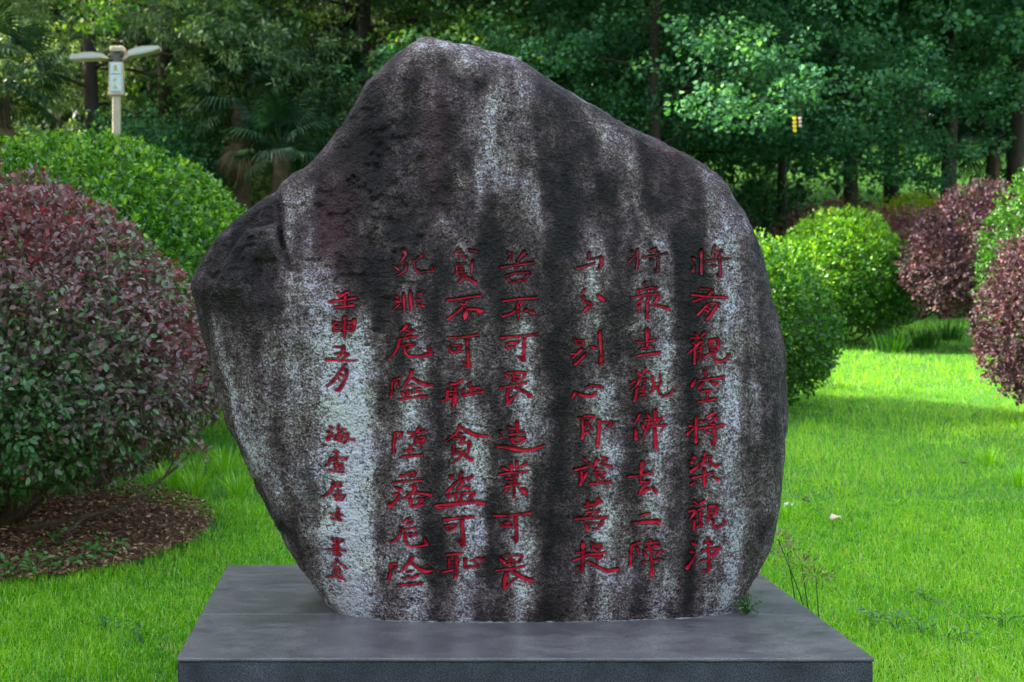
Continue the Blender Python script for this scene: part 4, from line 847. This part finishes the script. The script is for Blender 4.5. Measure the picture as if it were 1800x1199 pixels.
# ------------------------------------------------------------------ trees
def tree_mesh(kind, seed, H, R, zlow, trunk_r, nbr, leafL, leafW, nleaf, droop=.3, flat=.45, spread=.32, lean=0, ztop=None, cone=0.0, q0=2, nb=9, open_=0, bunch=.26):
    """returns (trunk mesh, crown mesh): limbs leave a tapered trunk and carry clumps of leaves"""
    r = random.Random(seed); g = np.random.default_rng(seed); m = MB()
    ztop = ztop or H; tp = []
    for i in range(7):
        s = i / 6; tp.append(Vector((lean * s * s + r.uniform(-.06, .06) * s * 2, r.uniform(-.12, .12) * s, -.3 + (H * .92 + .3) * s)))
    m.tube(tp, [trunk_r * (1.15 - .95 * i / 6) for i in range(7)], 9)
    cl = []
    for b in range(nbr):
        s = b / max(1, nbr - 1); zz = zlow + (ztop - zlow) * (s ** 1.1)
        k = min(5.99, max(0, (zz + .3) / (H * .92 + .3) * 6)); i = int(k); p0 = tp[i].lerp(tp[min(6, i + 1)], k - i)
        a = b * 2.4 + r.uniform(-.5, .5)
        if open_ and abs((a % 6.2832) - 4.712) < open_: a += open_ * 1.6
        ln = R * (1 - cone * s) * r.uniform(.7, 1.1) * (1.0 if s < .7 else 1 - (s - .7) * 1.6)
        pts = [p0]
        for q in range(1, 6):
            f = q / 5; pts.append(p0 + Vector((math.cos(a) * ln * f, math.sin(a) * ln * f, ln * (.35 * f - droop * f * f))) + Vector((r.uniform(-.12, .12), r.uniform(-.12, .12), r.uniform(-.1, .1))) * f * R * .3)
        rb = trunk_r * .24 * (1 - .5 * s); m.tube(pts, [rb * (1 - .8 * q / 5) for q in range(6)], 6)
        for q in range(q0, 6):
            cl.append((pts[q], R * spread * r.uniform(.7, 1.15)))
            for _ in range(2):
                a2 = a + r.uniform(-1.3, 1.3); l2 = ln * r.uniform(.2, .42); e = pts[q] + Vector((math.cos(a2) * l2, math.sin(a2) * l2, r.uniform(-.25, .25) * l2))
                m.tube([pts[q], pts[q].lerp(e, .5) + Vector((0, 0, .05 * l2)), e], [rb * .35, rb * .22, rb * .08], 4)
                cl.append((e, R * spread * r.uniform(.55, 1.0)))
    ctr = np.array([c[0] for c in cl]); rad = np.array([c[1] for c in cl])
    # sprays: each clump is broken in smaller bunches so the outline stays uneven
    bc = np.repeat(ctr, nb, 0) + g.normal(size=(len(ctr) * nb, 3)) * np.repeat(rad, nb)[:, None] * [.5, .5, flat * .6]
    br = np.repeat(rad, nb) * bunch * g.uniform(.6, 1.3, len(bc))
    idx = g.integers(0, len(bc), nleaf)
    off = g.normal(size=(nleaf, 3)); off *= (g.uniform(0, 1, nleaf) ** .33 / (np.linalg.norm(off, axis=1) + 1e-6))[:, None]
    P = bc[idx] + off * br[idx][:, None] * [1.25, 1.25, .8]
    hang = g.uniform(size=nleaf)
    D = off * .5 + g.normal(size=(nleaf, 3)) * .6 + np.array([0, 0, -.25]); N = g.normal(size=(nleaf, 3)) * .5 + np.array([0, -.15, .9])
    Ls = leafL * g.uniform(.65, 1.3, nleaf); cn = g.uniform(size=len(bc))
    rnd = np.clip(.22 + .50 * cn[idx] + .16 * g.normal(size=nleaf) + .12 * off[:, 2], 0, 1)
    V, T, rn = leaf_arrays(P, N, D, Ls, Ls * leafW / leafL, rnd=rnd, fold=.2)
    return m.mesh('trunk', True), mesh_np('crown', V, T, {'rnd': ('FACE', rn)})

def plant_tree(name, label, px, D, meshes, mat, cat='tree', group='trees behind the lawn', rz=0, s=1.0, x=None):
    x = (px - PX) * D / F if x is None else x
    root = empty(name, (x, D, float(ground(x, D))), label, cat, group, rz); root.scale = (s, s, s)
    for nm, me, mt in (('trunk', meshes[0], M_bark), ('crown', meshes[1], mat)):
        o = link(nm, me, mt, root)
        if nm == 'crown': o['kind'] = 'stuff'
    return root

ginkgo_a = tree_mesh('g', 1, 11, 4.2, 2.7, .10, 26, .062, .070, 115000, droop=.42, flat=.32, spread=.23, nb=7, bunch=.30, q0=1)
ginkgo_b = tree_mesh('g', 2, 12, 4.0, 4.0, .15, 22, .085, .09, 62000, droop=.26, flat=.32, spread=.22, nb=6, bunch=.32, q0=2)
feather_a = tree_mesh('f', 3, 12, 3.4, 2.6, .14, 28, .11, .035, 85000, droop=.55, flat=.5, spread=.22, cone=.35, q0=3, nb=6, open_=.75)
broad_a = tree_mesh('b', 4, 11, 3.4, 3.4, .15, 24, .10, .06, 60000, droop=.30, flat=.5, spread=.25, nb=7, q0=2)
dark_a = tree_mesh('d', 5, 16, 4.6, 1.0, .22, 34, .24, .14, 46000, droop=.3, flat=.8, spread=.30)
TG = 'trees behind the lawn'
plant_tree('ginkgo_tree', 'ginkgo with blue green foliage spreading behind the top right of the boulder', 1150, 21.5, ginkgo_a, M_ginkgo, rz=.4)
plant_tree('ginkgo_tree', 'ginkgo whose low boughs hang between the boulder outline and the slender trunks', 1375, 24.5, ginkgo_a, M_ginkgo, rz=2.6, s=.95)
plant_tree('ginkgo_tree', 'ginkgo with slender trunk between the boulder and the thick trunk on the right', 1495, 27, ginkgo_b, M_ginkgo, rz=1.9)
plant_tree('ginkgo_tree', 'second slender trunked ginkgo, just right of the first slender trunk', 1567, 28, ginkgo_b, M_ginkgo, rz=3.4, s=1.05)
plant_tree('ginkgo_tree', 'ginkgo with the thickest dark trunk, above the small yellow green dome', 1668, 26.0, ginkgo_b, M_ginkgo, rz=4.4, s=1.0)
plant_tree('ginkgo_tree', 'tree with dark trunk at the right edge of the photo', 1785, 26, ginkgo_b, M_ginkgo, rz=5.3, s=1.1)
plant_tree('broadleaf_tree', 'yellow green broadleaf tree above the left shoulder of the boulder', 640, 24, broad_a, M_broad, rz=.8)
plant_tree('feathery_tree', 'feathery pale green tree with dark trunk, left of the lamp post', 160, 23, feather_a, M_feather, rz=.1)
plant_tree('feathery_tree', 'feathery pale green tree with dark trunk, right of the lamp post', 290, 24.5, feather_a, M_feather, rz=-.3, s=1.08)
plant_tree('feathery_tree', 'feathery tree at the left edge with its crown cut by the frame', -150, 25, feather_a, M_feather, rz=4.2, s=.9)
# the row of trees left of the frame that keeps the stone and the near lawn in shade
shade_a = tree_mesh('s', 8, 12, 4.2, .8, .2, 34, .30, .18, 26000, droop=.3, flat=.8, spread=.34)
SL = ['shade tree outside the left edge of the photo, nearest the camera', 'shade tree outside the left edge, second from the camera', 'shade tree outside the left edge, third from the camera', 'tall shade tree outside the left edge, set back from the others', 'small shade tree outside the left edge, farthest from the camera']
for i, (x_, y_) in enumerate(((-11.5, 6.5), (-12.5, 10.5), (-13.2, 12.6), (-18, 8), (-9.2, 16.8))):
    plant_tree('shade_tree', SL[i], 0, y_, shade_a, M_broad, rz=i * 1.7, s=(1.28, 1.28, 1.1, 1.3, .8)[i], x=x_, group='shade trees left of the frame')
BL = ['park tree behind the camera, far left', 'park tree behind the camera, left', 'park tree right behind the camera', 'park tree behind the camera, right', 'park tree behind the camera, far right', 'park tree to the right of the camera']
for i, (x_, y_) in enumerate(((-20, -8), (-11, -18), (1.5, -21), (13, -18), (21, -8), (20, 3))):  # trees added out of view to cut sky light on the stone's face
    plant_tree('shade_tree', BL[i], 0, y_, shade_a, M_broad, rz=i * 2.1, s=1.0, x=x_, group='park trees behind the camera')
n_ = 0
DL = ['dark evergreen in deep shade behind the palms', 'dark evergreen behind the lamp post and feathery trees', 'dark evergreen filling the gap above the boulder peak', 'dark evergreen behind the ginkgo foliage', 'dark evergreen deep behind the right hand trunks', 'dark evergreen behind the left edge trees', 'dark evergreen closing the view at the right edge']
for (px, D, lb, s) in ((430, 33, 0, 1.0), (200, 36, 1, 1.1), (800, 34, 2, 1.0), (1080, 33, 3, 1.05), (1380, 50, 4, 1.2), (-60, 34, 5, 1.0), (1850, 54, 6, 1.2)):
    plant_tree('evergreen_tree', DL[lb], px, D, dark_a, M_dark, rz=n_ * 1.3, s=s); n_ += 1

def far_wood():
    N = 90000; x = rng.uniform(-45, 60, N); y = 55 + rng.uniform(0, 10, N); z = 5 + rng.uniform(0, 1, N) ** 1.1 * (17 + 5 * vnoise(np.stack([x, y * 0, y * 0], 1), .15, 3))
    P = np.stack([x, y, z], 1); n = vnoise(P, .35, 4); keep = n > -.55; P = P[keep]; N = len(P)
    V, T, rn = leaf_arrays(P, rng.normal(size=(N, 3)) + [0, -.5, .7], rng.normal(size=(N, 3)), rng.uniform(.4, .8, N), .35, rnd=np.clip(.5 + .3 * vnoise(P, .6, 6) + .2 * rng.normal(size=N), 0, 1))
    link('far_woodland', mesh_np('far_woodland', V, T, {'rnd': ('FACE', rn)}), M_dark, kind='stuff', label='dark green woodland closing the view far behind the trees', cat='woodland')
far_wood()

# ------------------------------------------------------------------ fan palms
def frond_mesh(seed, nseg=26, L=.62, arc=4.1, droop=.35):
    r = random.Random(seed); V = []; T = []; rn = []
    for i in range(nseg):
        a = -arc / 2 + arc * i / (nseg - 1); l = L * (1 - .25 * abs(a) / (arc / 2)) * r.uniform(.9, 1.05); w_ = .021
        d = Vector((math.cos(a), math.sin(a), 0)); s_ = Vector((-math.sin(a), math.cos(a), 0)); b = len(V); dz = -droop * l
        mid = d * l * .6 + Vector((0, 0, .02 + .1 * dz)); tip = d * l * .95 + Vector((0, 0, dz * r.uniform(.7, 1.3)))
        V += [Vector((0, 0, 0)), mid + s_ * w_, mid + Vector((0, 0, -.012)), mid - s_ * w_, tip]
        T += [(b, b + 1, b + 2), (b, b + 2, b + 3), (b + 1, b + 4, b + 2), (b + 2, b + 4, b + 3)]; q = r.uniform(0, 1); rn += [q] * 4
    # stalk
    b = len(V); st = -.75
    V += [Vector((0, .008, 0)), Vector((0, -.008, 0)), Vector((st, 0.012, -.05)), Vector((st, -.012, -.05)), Vector((0, 0, -.012)), Vector((st, 0, -.075))]
    T += [(b, b + 2, b + 3), (b, b + 3, b + 1), (b, b + 5, b + 2), (b, b + 4, b + 5), (b + 1, b + 3, b + 5), (b + 1, b + 5, b + 4)]; rn += [.6] * 6
    V = [v - Vector((st, 0, -.05)) for v in V]
    return mesh_np('frond', V, T, {'rnd': ('FACE', rn)})
FR = [frond_mesh(i) for i in range(3)]; FRd = [frond_mesh(10 + i, 18, .6, 2.2, .8) for i in range(2)]
for f_ in FR: f_.materials.append(M_palm)
for f_ in FRd: f_.materials.append(M_deadpalm)
M_ptrunk = noisy_mat('palm_trunk', [(.3, (.04, .026, .017)), (.7, (.13, .09, .06))], 12, .95, .8)
def palm(label, px, py, D, seed, s=1.0, dead=7):
    r = random.Random(seed); top = at(px, py, D); g = float(ground(top.x, D)); h = top.z - g
    root = empty('fan_palm', (top.x, D, g), label, 'palm', 'fan palms in the shade', 0)
    m = MB(); n = 9
    m.tube([(r.uniform(-.03, .03), 0, -.2 + (h + .2) * i / n) for i in range(n + 1)], [.11 + .02 * (i % 2) + .02 * (i / n) for i in range(n + 1)], 8); m.build('trunk', M_ptrunk, root)
    k = 0
    for i in range(22 + dead):
        isd = i >= 22; a = i * 2.4 + r.uniform(-.3, .3); el = r.uniform(-1.45, -1.05) if isd else 1.25 - 1.9 * i / 22 + r.uniform(-.15, .15)
        o = link('dead_frond' if isd else 'frond', r.choice(FRd if isd else FR), None, root)
        o.location = (0, 0, h - (.15 if isd else 0)); o.rotation_euler = (r.uniform(-.3, .3), -el, a); q = s * r.uniform(.85, 1.1); o.scale = (q, q, q)
palm('fan palm left of the boulder, its fronds above the dark gap', 425, 185, 22, 1, .85)
palm('low fan palm in deep shade just left of the boulder shoulder', 495, 262, 21.0, 2, .75, dead=2)
palm('tall fan palm seen between the feathery trees', 110, 62, 27, 3, 1.0, 9)
palm('fan palm with tan dead fronds at the left edge', 2, 140, 22, 4, 1.0, 10)
palm('fan palm with hanging tan fronds above the boulder peak', 812, 22, 27, 5, 1.1, 12)
palm('fan palm with yellowing fronds right of the boulder peak', 872, 62, 30, 6, 1.0, 10)
palm('small fan palm under the broadleaf tree', 560, 190, 24, 7, 1.0, 4)
palm('fan palm among the trunks on the right', 1745, 250, 27, 8, 1.1, 4)

# loose shrub under the feathery trees
def loose_shrub(label, px, ptop, D, R, seed, mat, n=2600):
    x = (px - PX) * D / F; g = float(ground(x, D)); root = empty('loose_shrub', (x, D, g), label, 'shrub', 'loose shrubs under the trees')
    zt = EYE - (ptop - PY) * D / F - g
    P, N, a, z, dd = dome_points(n, R, .3, zt - .3, PROF, R * .5, seed, .5)
    P = P + np.repeat(np.random.default_rng(seed).normal(size=(len(P) // 20 + 1, 3)) * .18, 20, 0)[:len(P)]
    Pl, Nn, D_, Ls, Ws = twigs_leaves(P, N, 7, .085, .045, seed, jit=.08)
    V, T, rn = leaf_arrays(Pl, Nn, D_, Ls, Ws, rnd=np.clip(rng.normal(.5, .22, len(Pl)) + .15 * fbm(Pl, 2, 2, 3), 0, 1))
    link('foliage', mesh_np('foliage', V, T, {'rnd': ('FACE', rn)}), mat, root, kind='stuff')
    m = MB(); r = random.Random(seed)
    for i in range(7):
        a = r.uniform(0, 6.28); m.tube([(0, 0, -.1), (math.cos(a) * R * .3, math.sin(a) * R * .3, zt * .4), (math.cos(a) * R * .7, math.sin(a) * R * .7, zt * .8)], [.04, .03, .01], 5)
    m.build('stems', M_bark, root)
loose_shrub('loose green shrub behind the green dome, below the lamp box', 225, 205, 21.5, 1.25, 31, M_ginkgo)
loose_shrub('loose green shrub right of the lamp post over the green dome', 320, 195, 22.5, .85, 33, M_ginkgo)
loose_shrub('shaded leafy shrub right of the boulder shoulder under the ginkgo', 1330, 290, 25, 1.0, 35, M_ginkgo, 1800)

# ------------------------------------------------------------------ lamp post
def lamp():
    D = 20.0; b = at(205, PY, D); g = float(ground(b.x, D)); root = empty('lamp_post', (b.x, D, g), 'cream lamp post with two wing shaped lamps and a sign box behind the green dome', 'lamp post')
    M_cream = noisy_mat('cream_paint', [(.3, (.50, .40, .29)), (.7, (.62, .51, .39))], 5, .5, .05)
    M_wing, nt, bb = new_mat('wing_panel'); bb.inputs['Base Color'].default_value = (.60, .60, .56, 1); bb.inputs['Roughness'].default_value = .4
    M_box_, nt, bb = new_mat('sign_panel'); bb.inputs['Base Color'].default_value = (.62, .72, .78, 1); bb.inputs['Roughness'].default_value = .3
    M_yel, nt, bb = new_mat('yellow_lettering'); bb.inputs['Base Color'].default_value = (.80, .66, .18, 1)
    M_grey = noisy_mat('grey_metal', [(.3, (.12, .11, .10)), (.7, (.2, .18, .16))], 8, .5, .05)
    def Z(py): return EYE - (py - PY) * D / F - g
    k = D / F
    m = MB(); m.box((0, 0, Z(168) / 2 - .05), (.105, .105, Z(168) + .1), bev=.01); m.build('pole', M_cream, root)
    m = MB(); m.box((0, 0, (Z(110) + Z(165)) / 2), (25 * k, .14, Z(110) - Z(165)), bev=.008); bx = m.build('sign_box', M_cream, root)
    for y0, y1 in ((112, 131), (133, 162)):
        m = MB(); m.box((0, -.075, (Z(y0) + Z(y1)) / 2), (19 * k, .014, Z(y0) - Z(y1)), bev=.003); m.build('panel', M_box_, bx)
    m = MB(); m.box((0, 0, Z(166.5)), (28 * k, .17, .03), bev=.005); m.build('collar', M_cream, root)
    # yellow characters on the panel
    def stroke(m, pts, w_):
        for (x0, y0), (x1, y1) in zip(pts[:-1], pts[1:]):
            a = Vector(((x0 - 205) * k, -.084, Z(y0))); c = Vector(((x1 - 205) * k, -.084, Z(y1))); d = (c - a); l = d.length
            ang = math.atan2(d.z, d.x); m.box((a + c) / 2, (l + .006, .004, w_), Matrix.Rotation(-ang, 3, 'Y'))
    m = MB(); stroke(m, [(201, 119), (209, 118)], .018); stroke(m, [(205, 116), (205, 125)], .018); stroke(m, [(201, 125), (210, 124.5)], .02); stroke(m, [(202, 122), (208, 122)], .014); m.build('lettering', M_yel, bx)
    m = MB(); stroke(m, [(206, 138), (203, 142), (203, 147)], .018); stroke(m, [(203, 142), (208, 141)], .014); m.build('lettering', M_yel, bx)
    m = MB(); stroke(m, [(205, 149), (202, 156), (209, 156)], .02); stroke(m, [(206, 151), (206, 156)], .018); m.build('lettering', M_yel, bx)
    m = MB(); m.box((0, 0, Z(101)), (.10, .09, Z(93) - Z(110)), bev=.006); m.box((0, 0, Z(97)), (.17, .10, .02)); m.box((0, 0, Z(103)), (.17, .10, .02)); m.build('bracket', M_grey, root)
    m = MB(); m.box((.02, 0, Z(87.5)), (24 * k, .2, Z(83) - Z(92)), bev=.01); m.build('cap', M_cream, root)
    # wings: lens shaped slim panels
    for pts_t, pts_b in ((((190, 101), (180, 96), (165, 93.5), (150, 94), (138, 96.5), (126, 99)), ((193, 104), (182, 104), (165, 105.5), (150, 106), (138, 107), (127, 107))),
                         (((219, 99), (228, 91), (240, 86), (255, 83.5), (268, 82.5), (281, 83)), ((217, 108), (230, 101), (243, 99), (257, 96), (270, 93), (282, 88)))):
        m = MB(); n = len(pts_t); vs = []
        for s_, dy in ((-1, -.13), (1, .13)):
            for p in pts_t: vs.append(Vector(((p[0] - 205) * k, dy * (.5 if p in (pts_t[0],) else 1), Z(p[1]))))
            for p in pts_b: vs.append(Vector(((p[0] - 205) * k, dy * (.5 if p in (pts_b[0],) else 1), Z(p[1]))))
        fs = []
        for i in range(n - 1):
            fs += [(i, i + 1, n + i + 1, n + i), (2 * n + i, 3 * n + i, 3 * n + i + 1, 2 * n + i + 1), (i, 2 * n + i, 2 * n + i + 1, i + 1), (n + i, n + i + 1, 3 * n + i + 1, 3 * n + i)]
        fs += [(0, n, 3 * n, 2 * n), (n - 1, 3 * n - 1, 4 * n - 1, 2 * n - 1)]
        m.add(vs, fs); wg = m.build('lamp_wing', M_cream, root)
        m = MB(); vs = []
        for i in range(1, n): 
            t, b2 = pts_t[i], pts_b[i]; zc = (Z(t[1]) + Z(b2[1])) / 2; hh = (Z(t[1]) - Z(b2[1])) / 2 * .62
            vs += [Vector(((t[0] - 205) * k, -.134, zc + hh)), Vector(((t[0] - 205) * k, -.134, zc - hh)), Vector(((t[0] - 205) * k, -.128, zc + hh)), Vector(((t[0] - 205) * k, -.128, zc - hh))]
        fs = []
        for i in range(n - 2):
            a = i * 4; c = a + 4; fs += [(a, a + 1, c + 1, c), (a + 2, c + 2, c + 3, a + 3), (a, c, c + 2, a + 2), (a + 1, a + 3, c + 3, c + 1)]
        m.add(vs, fs); m.build('light_panel', M_wing, wg)
lamp()

# ------------------------------------------------------------------ small plants and leaves
def strap_clump(name, label, x, y, z, n, L, Wd, R, mat, seed, cat='plant', group=None, lo=.2, hi=.7, bend=.8):
    r = random.Random(seed); V = []; T = []; rn = []
    for i in range(n):
        a = r.uniform(0, 6.283); l = L * r.uniform(.55, 1.1); b0 = Vector((math.cos(a), math.sin(a), 0)) * R * r.uniform(0, 1); sd_ = Vector((-math.sin(a), math.cos(a), 0)) * Wd / 2
        ob = r.uniform(.25, 1) * bend; b = len(V); K = 5
        for k in range(K):
            s = k / (K - 1); p = b0 + Vector((math.cos(a), math.sin(a), 0)) * l * ob * s ** 1.4 + Vector((0, 0, l * (s - .62 * ob * s * s)))
            wv = (1 - s ** 3 * .9); V += [p - sd_ * wv, p + sd_ * wv]
        for k in range(K - 1): T += [(b + 2 * k, b + 2 * k + 1, b + 2 * k + 3), (b + 2 * k, b + 2 * k + 3, b + 2 * k + 2)]
        rn += [r.uniform(lo, hi)] * (2 * (K - 1))
    return link(name, mesh_np(name, V, T, {'rnd': ('FACE', rn)}), mat, loc=(x, y, z), label=label, cat=cat, group=group)
gx = lambda px, D: (px - PX) * D / F
def gz(px, D): return float(ground(gx(px, D), D))
for i, (px, D, lb) in enumerate(((1622, 17.3, 'dark strappy leaved clump between the wide green dome and the dark purple dome'), (1568, 17.0, 'smaller strappy clump at the foot of the wide green dome'), (1668, 18.6, 'strappy clump at the foot of the dark purple dome'))):
    strap_clump('strappy_plant', lb, gx(px, D), D, gz(px, D), 150, .36, .012, .22, M_bank, 50 + i, group='strappy plants by the shrubs')
for i, (px, D, L, lb) in enumerate(((345, 9.3, .30, 'tall grass tuft at the far right edge of the soil bed'), (395, 9.9, .32, 'tall grass tuft on the lawn between soil bed and boulder'), (305, 9.55, .28, 'tall grass tuft behind the low bare branch'), (420, 9.2, .24, 'tall grass tuft nearest the left side of the boulder'), (1385, 8.6, .16, 'low grass tuft close to the right side of the boulder'), (1790, 9.6, .26, 'tall grass tuft under the reddish shrub at the right edge'), (1740, 10.4, .22, 'small grass tuft left of the reddish shrub'))):
    strap_clump('grass_tuft', lb, gx(px, D), D, gz(px, D), 70, L, .006, .10, M_grass, 70 + i, group='taller grass tufts on the lawn', hi=.95)

def sedge(label, px, py_top, D, xoff, seed):
    x = gx(px, D); top = at(px, py_top, D); g = float(ground(x, D)); root = empty('sedge_plant', (x + xoff, D, g), label, 'plant', 'flowering sedges beside the plinth')
    r = random.Random(seed); h = top.z - g
    m = MB(); tp = Vector((-xoff, 0, h)); m.tube([(0, 0, 0), (-xoff * .4, 0, h * .5), tp], [.0032, .0028, .002], 5); m.build('stem', M_sedge, root)
    V = []; T = []; rn = []
    for i in range(5):
        a = r.uniform(0, 6.28); l = r.uniform(.10, .20); d = Vector((math.cos(a), math.sin(a) * .6, r.uniform(-.1, .35))); s_ = Vector((0, .3, 1)).cross(d).normalized() * .005; b = len(V)
        V += [tp - s_, tp + s_, tp + d * l * .6 + s_ * .8 + Vector((0, 0, .01)), tp + d * l * .6 - s_ * .8 + Vector((0, 0, .01)), tp + d * l + Vector((0, 0, -.03))]; T += [(b, b + 1, b + 2), (b, b + 2, b + 3), (b + 3, b + 2, b + 4)]; rn += [r.uniform(.4, .8)] * 3
    link('leaf_blade', mesh_np('leaf_blade', V, T, {'rnd': ('FACE', rn)}), M_grass, root)
    P = []
    for i in range(46): P.append(tp + Vector((r.gauss(0, .028), r.gauss(0, .018), r.gauss(.008, .014))))
    P = np.array(P); D_ = P - np.array(tp); V, T, rn = leaf_arrays(P, np.tile([0, -1., .3], (46, 1)), D_ + 1e-3, .026, .008)
    link('flower_head', mesh_np('flower_head', V, T, {'rnd': ('FACE', rn)}), M_seed, root, kind='stuff')
M_sedge, nt_, bb_ = new_mat('sedge_stem'); bb_.inputs['Base Color'].default_value = (.03, .12, .02, 1)
M_seed = leaf_mat('sedge_seed', [(0, (.14, .16, .05)), (1, (.38, .36, .15))], trans=.15, rough=.6)
sedge('tallest flowering sedge leaning left towards the boulder', 1368, 948, 5.95, .15, 1)
sedge('middle flowering sedge with pale seed head', 1409, 994, 5.9, .045, 2)
sedge('short sedge right of the middle one', 1434, 1012, 5.85, .02, 3)
sedge('sedge with a faded head behind the other sedges', 1384, 972, 6.1, .05, 4)

def weed(label, P0, n, R, L, seed, mat=None, hz=.09, group='small broad leaved weeds'):
    r = np.random.default_rng(seed); root = empty('weed', P0, label, 'weed', group)
    P = np.stack([r.normal(0, R, n), r.normal(0, R, n), r.uniform(.01, hz, n)], 1); D_ = P * [1, 1, .3] + r.normal(size=(n, 3)) * .02; N = np.tile([0, -.2, 1.], (n, 1)) + r.normal(size=(n, 3)) * .35
    V, T, rn = leaf_arrays(P, N, D_, r.uniform(.6, 1.2, n) * L, L * .5, six=True, rnd=r.uniform(.3, .9, n))
    link('leaves', mesh_np('leaves', V, T, {'rnd': ('FACE', rn)}), mat or M_weed, root)
    m = MB()
    for p in P[::3]: m.tube([(0, 0, -.005), tuple(p * .5 + [0, 0, .01]), tuple(p)], [.0025, .002, .0012], 4)
    m.build('stems', M_sedge, root)
M_weed = leaf_mat('weed_leaf', [(0, (.03, .12, .02)), (.6, (.07, .22, .035)), (1, (.16, .33, .09))], rough=.4, trans=.3)
M_mat = leaf_mat('plinth_weed_leaf', [(0, (.03, .05, .02)), (.7, (.08, .13, .05)), (1, (.2, .2, .11))], rough=.6, trans=.2)
weed('small dark weed growing at the lower right foot of the boulder', (at(1312, 1078, 5.03).x, 5.03, PLZ), 90, .026, .018, 5, M_mat, .07, None)
for i, (px, D, lb) in enumerate(((112, 7.35, 'leafy weed at the front rim of the soil bed'), (158, 7.45, 'leafy weed right of the front one on the soil rim'), (185, 7.6, 'small weed near the right rim of the soil bed'), (60, 7.25, 'weed low at the left of the soil rim'), (100, 7.8, 'weed standing in the middle of the mulch'), (15, 7.15, 'weed on the soil rim at the left frame edge'))):
    weed(lb, (gx(px, D), D, gz(px, D) + .04), 26, .05, .045, 20 + i)
for i, (px, D, lb) in enumerate(((1545, 6.35, 'clover like weed on the lawn right of the plinth, nearest the slab'), (1575, 6.2, 'clover like weed on the lawn, second from the plinth'), (1620, 6.12, 'pale weed low in the lawn right of the plinth corner'), (1690, 5.95, 'broad leaved weed near the bottom right of the lawn'), (1762, 6.25, 'broad leaved weed on the lawn towards the right edge'), (1628, 6.75, 'tiny weed in the middle of the right lawn'), (185, 6.2, 'weed in the lawn at the lower left'), (250, 5.95, 'weed in the lawn left of the plinth corner'))):
    weed(lb, (gx(px, D), D, gz(px, D) + .02), 16, .045, .032, 40 + i, hz=.06)

def dry_leaf(label, px, py, Lm, Wm, ang, seed, col, z=None, D=None):
    m_, nt, bb = new_mat('dry_leaf'); bb.inputs['Base Color'].default_value = (*col, 1); bb.inputs['Roughness'].default_value = .7
    if D is None:
        D = 7.0
        for _ in range(30): D = F * (EYE - float(ground(gx(px, D), D)) - .05) / (py - PY)
    r = random.Random(seed); V = []; T = []; n = 10
    V.append((0, 0, .012))
    for k in range(n):
        a = k / n * 6.283; rr = r.uniform(.85, 1.1); V.append((math.cos(a) * Lm / 2 * rr, math.sin(a) * Wm / 2 * rr, r.uniform(0, .022)))
    for k in range(n): T.append((0, 1 + k, 1 + (k + 1) % n))
    # underside gives the leaf its thickness
    b = len(V); V += [(v[0], v[1], v[2] - .002) for v in V]; T += [(b, b + 1 + (k + 1) % n, b + 1 + k) for k in range(n)]
    for k in range(n): a, c = 1 + k, 1 + (k + 1) % n; T += [(a, b + a, b + c), (a, b + c, c)]
    zz = float(ground(gx(px, D), D)) + .05 if z is None else z
    link('dry_leaf', mesh_np('dry_leaf', V, T), m_, loc=(gx(px, D), D, zz), rot=(.35, 0, ang), label=label, cat='leaf', group='dry leaves on the ground')
dry_leaf('pale tan dry leaf lying on the lawn right of the boulder', 1468, 911, .075, .055, .2, 1, (.55, .42, .30))
dry_leaf('whitish dry leaf on the lawn close to the boulder edge', 1386, 889, .06, .05, .1, 2, (.50, .46, .42))
dry_leaf('curled brown leaf on the lawn above the pale leaves', 1416, 882, .025, .05, 1.0, 3, (.06, .03, .02))
dry_leaf('brown fragment on the lawn at the far right', 1692, 815, .03, .03, .4, 4, (.05, .03, .02))
dry_leaf('tiny dry leaf on the plinth behind the right foot of the boulder', 1328, 1014, .05, .02, .1, 5, (.30, .20, .12), PLZ + .004, 5.66)

# string of small discs hanging in the trees, and a bare post on the bank
def disc_string():
    D = 17.2; t = at(1397, 196, D); root = empty('disc_string', t, 'string of small yellow discs hanging deep in the ginkgo foliage', 'ornament')
    my, nt, bb = new_mat('yellow_plastic'); bb.inputs['Base Color'].default_value = (.85, .62, .02, 1); bb.inputs['Roughness'].default_value = .4
    mp, nt, bb = new_mat('pale_plastic'); bb.inputs['Base Color'].default_value = (.70, .50, .42, 1)
    m = MB(); m.tube([(0, 0, .25), (0, 0, -.22)], .0012, 4); m.tube([(.065, 0, .25), (.065, 0, -.18)], .0012, 4); m.build('cord', M_twig, root)
    for i in range(4):
        m = MB(); m.tube([(0, -.012, 0), (0, .012, 0)], .022, 10); m.build('disc', my, root, loc=(0, 0, -.08 - .05 * i))
    for i in range(3):
        m = MB(); m.tube([(0, -.012, 0), (0, .012, 0)], .018, 10); m.build('pale_disc', mp, root, loc=(.065, 0, -.08 - .045 * i))
disc_string()
def post():
    D = 29.5; x = gx(1514, D); z = gz(1514, D); m = MB(); m.tube([(0, 0, -.1), (.01, 0, 1.1)], [.07, .06], 8)
    m.build('wooden_post', noisy_mat('orange_wood', [(.3, (.30, .12, .05)), (.7, (.45, .22, .10))], 6, .8, .2), loc=(x, D, z), label='orange brown wooden post on the bank between the slender trunks', cat='post')
post()
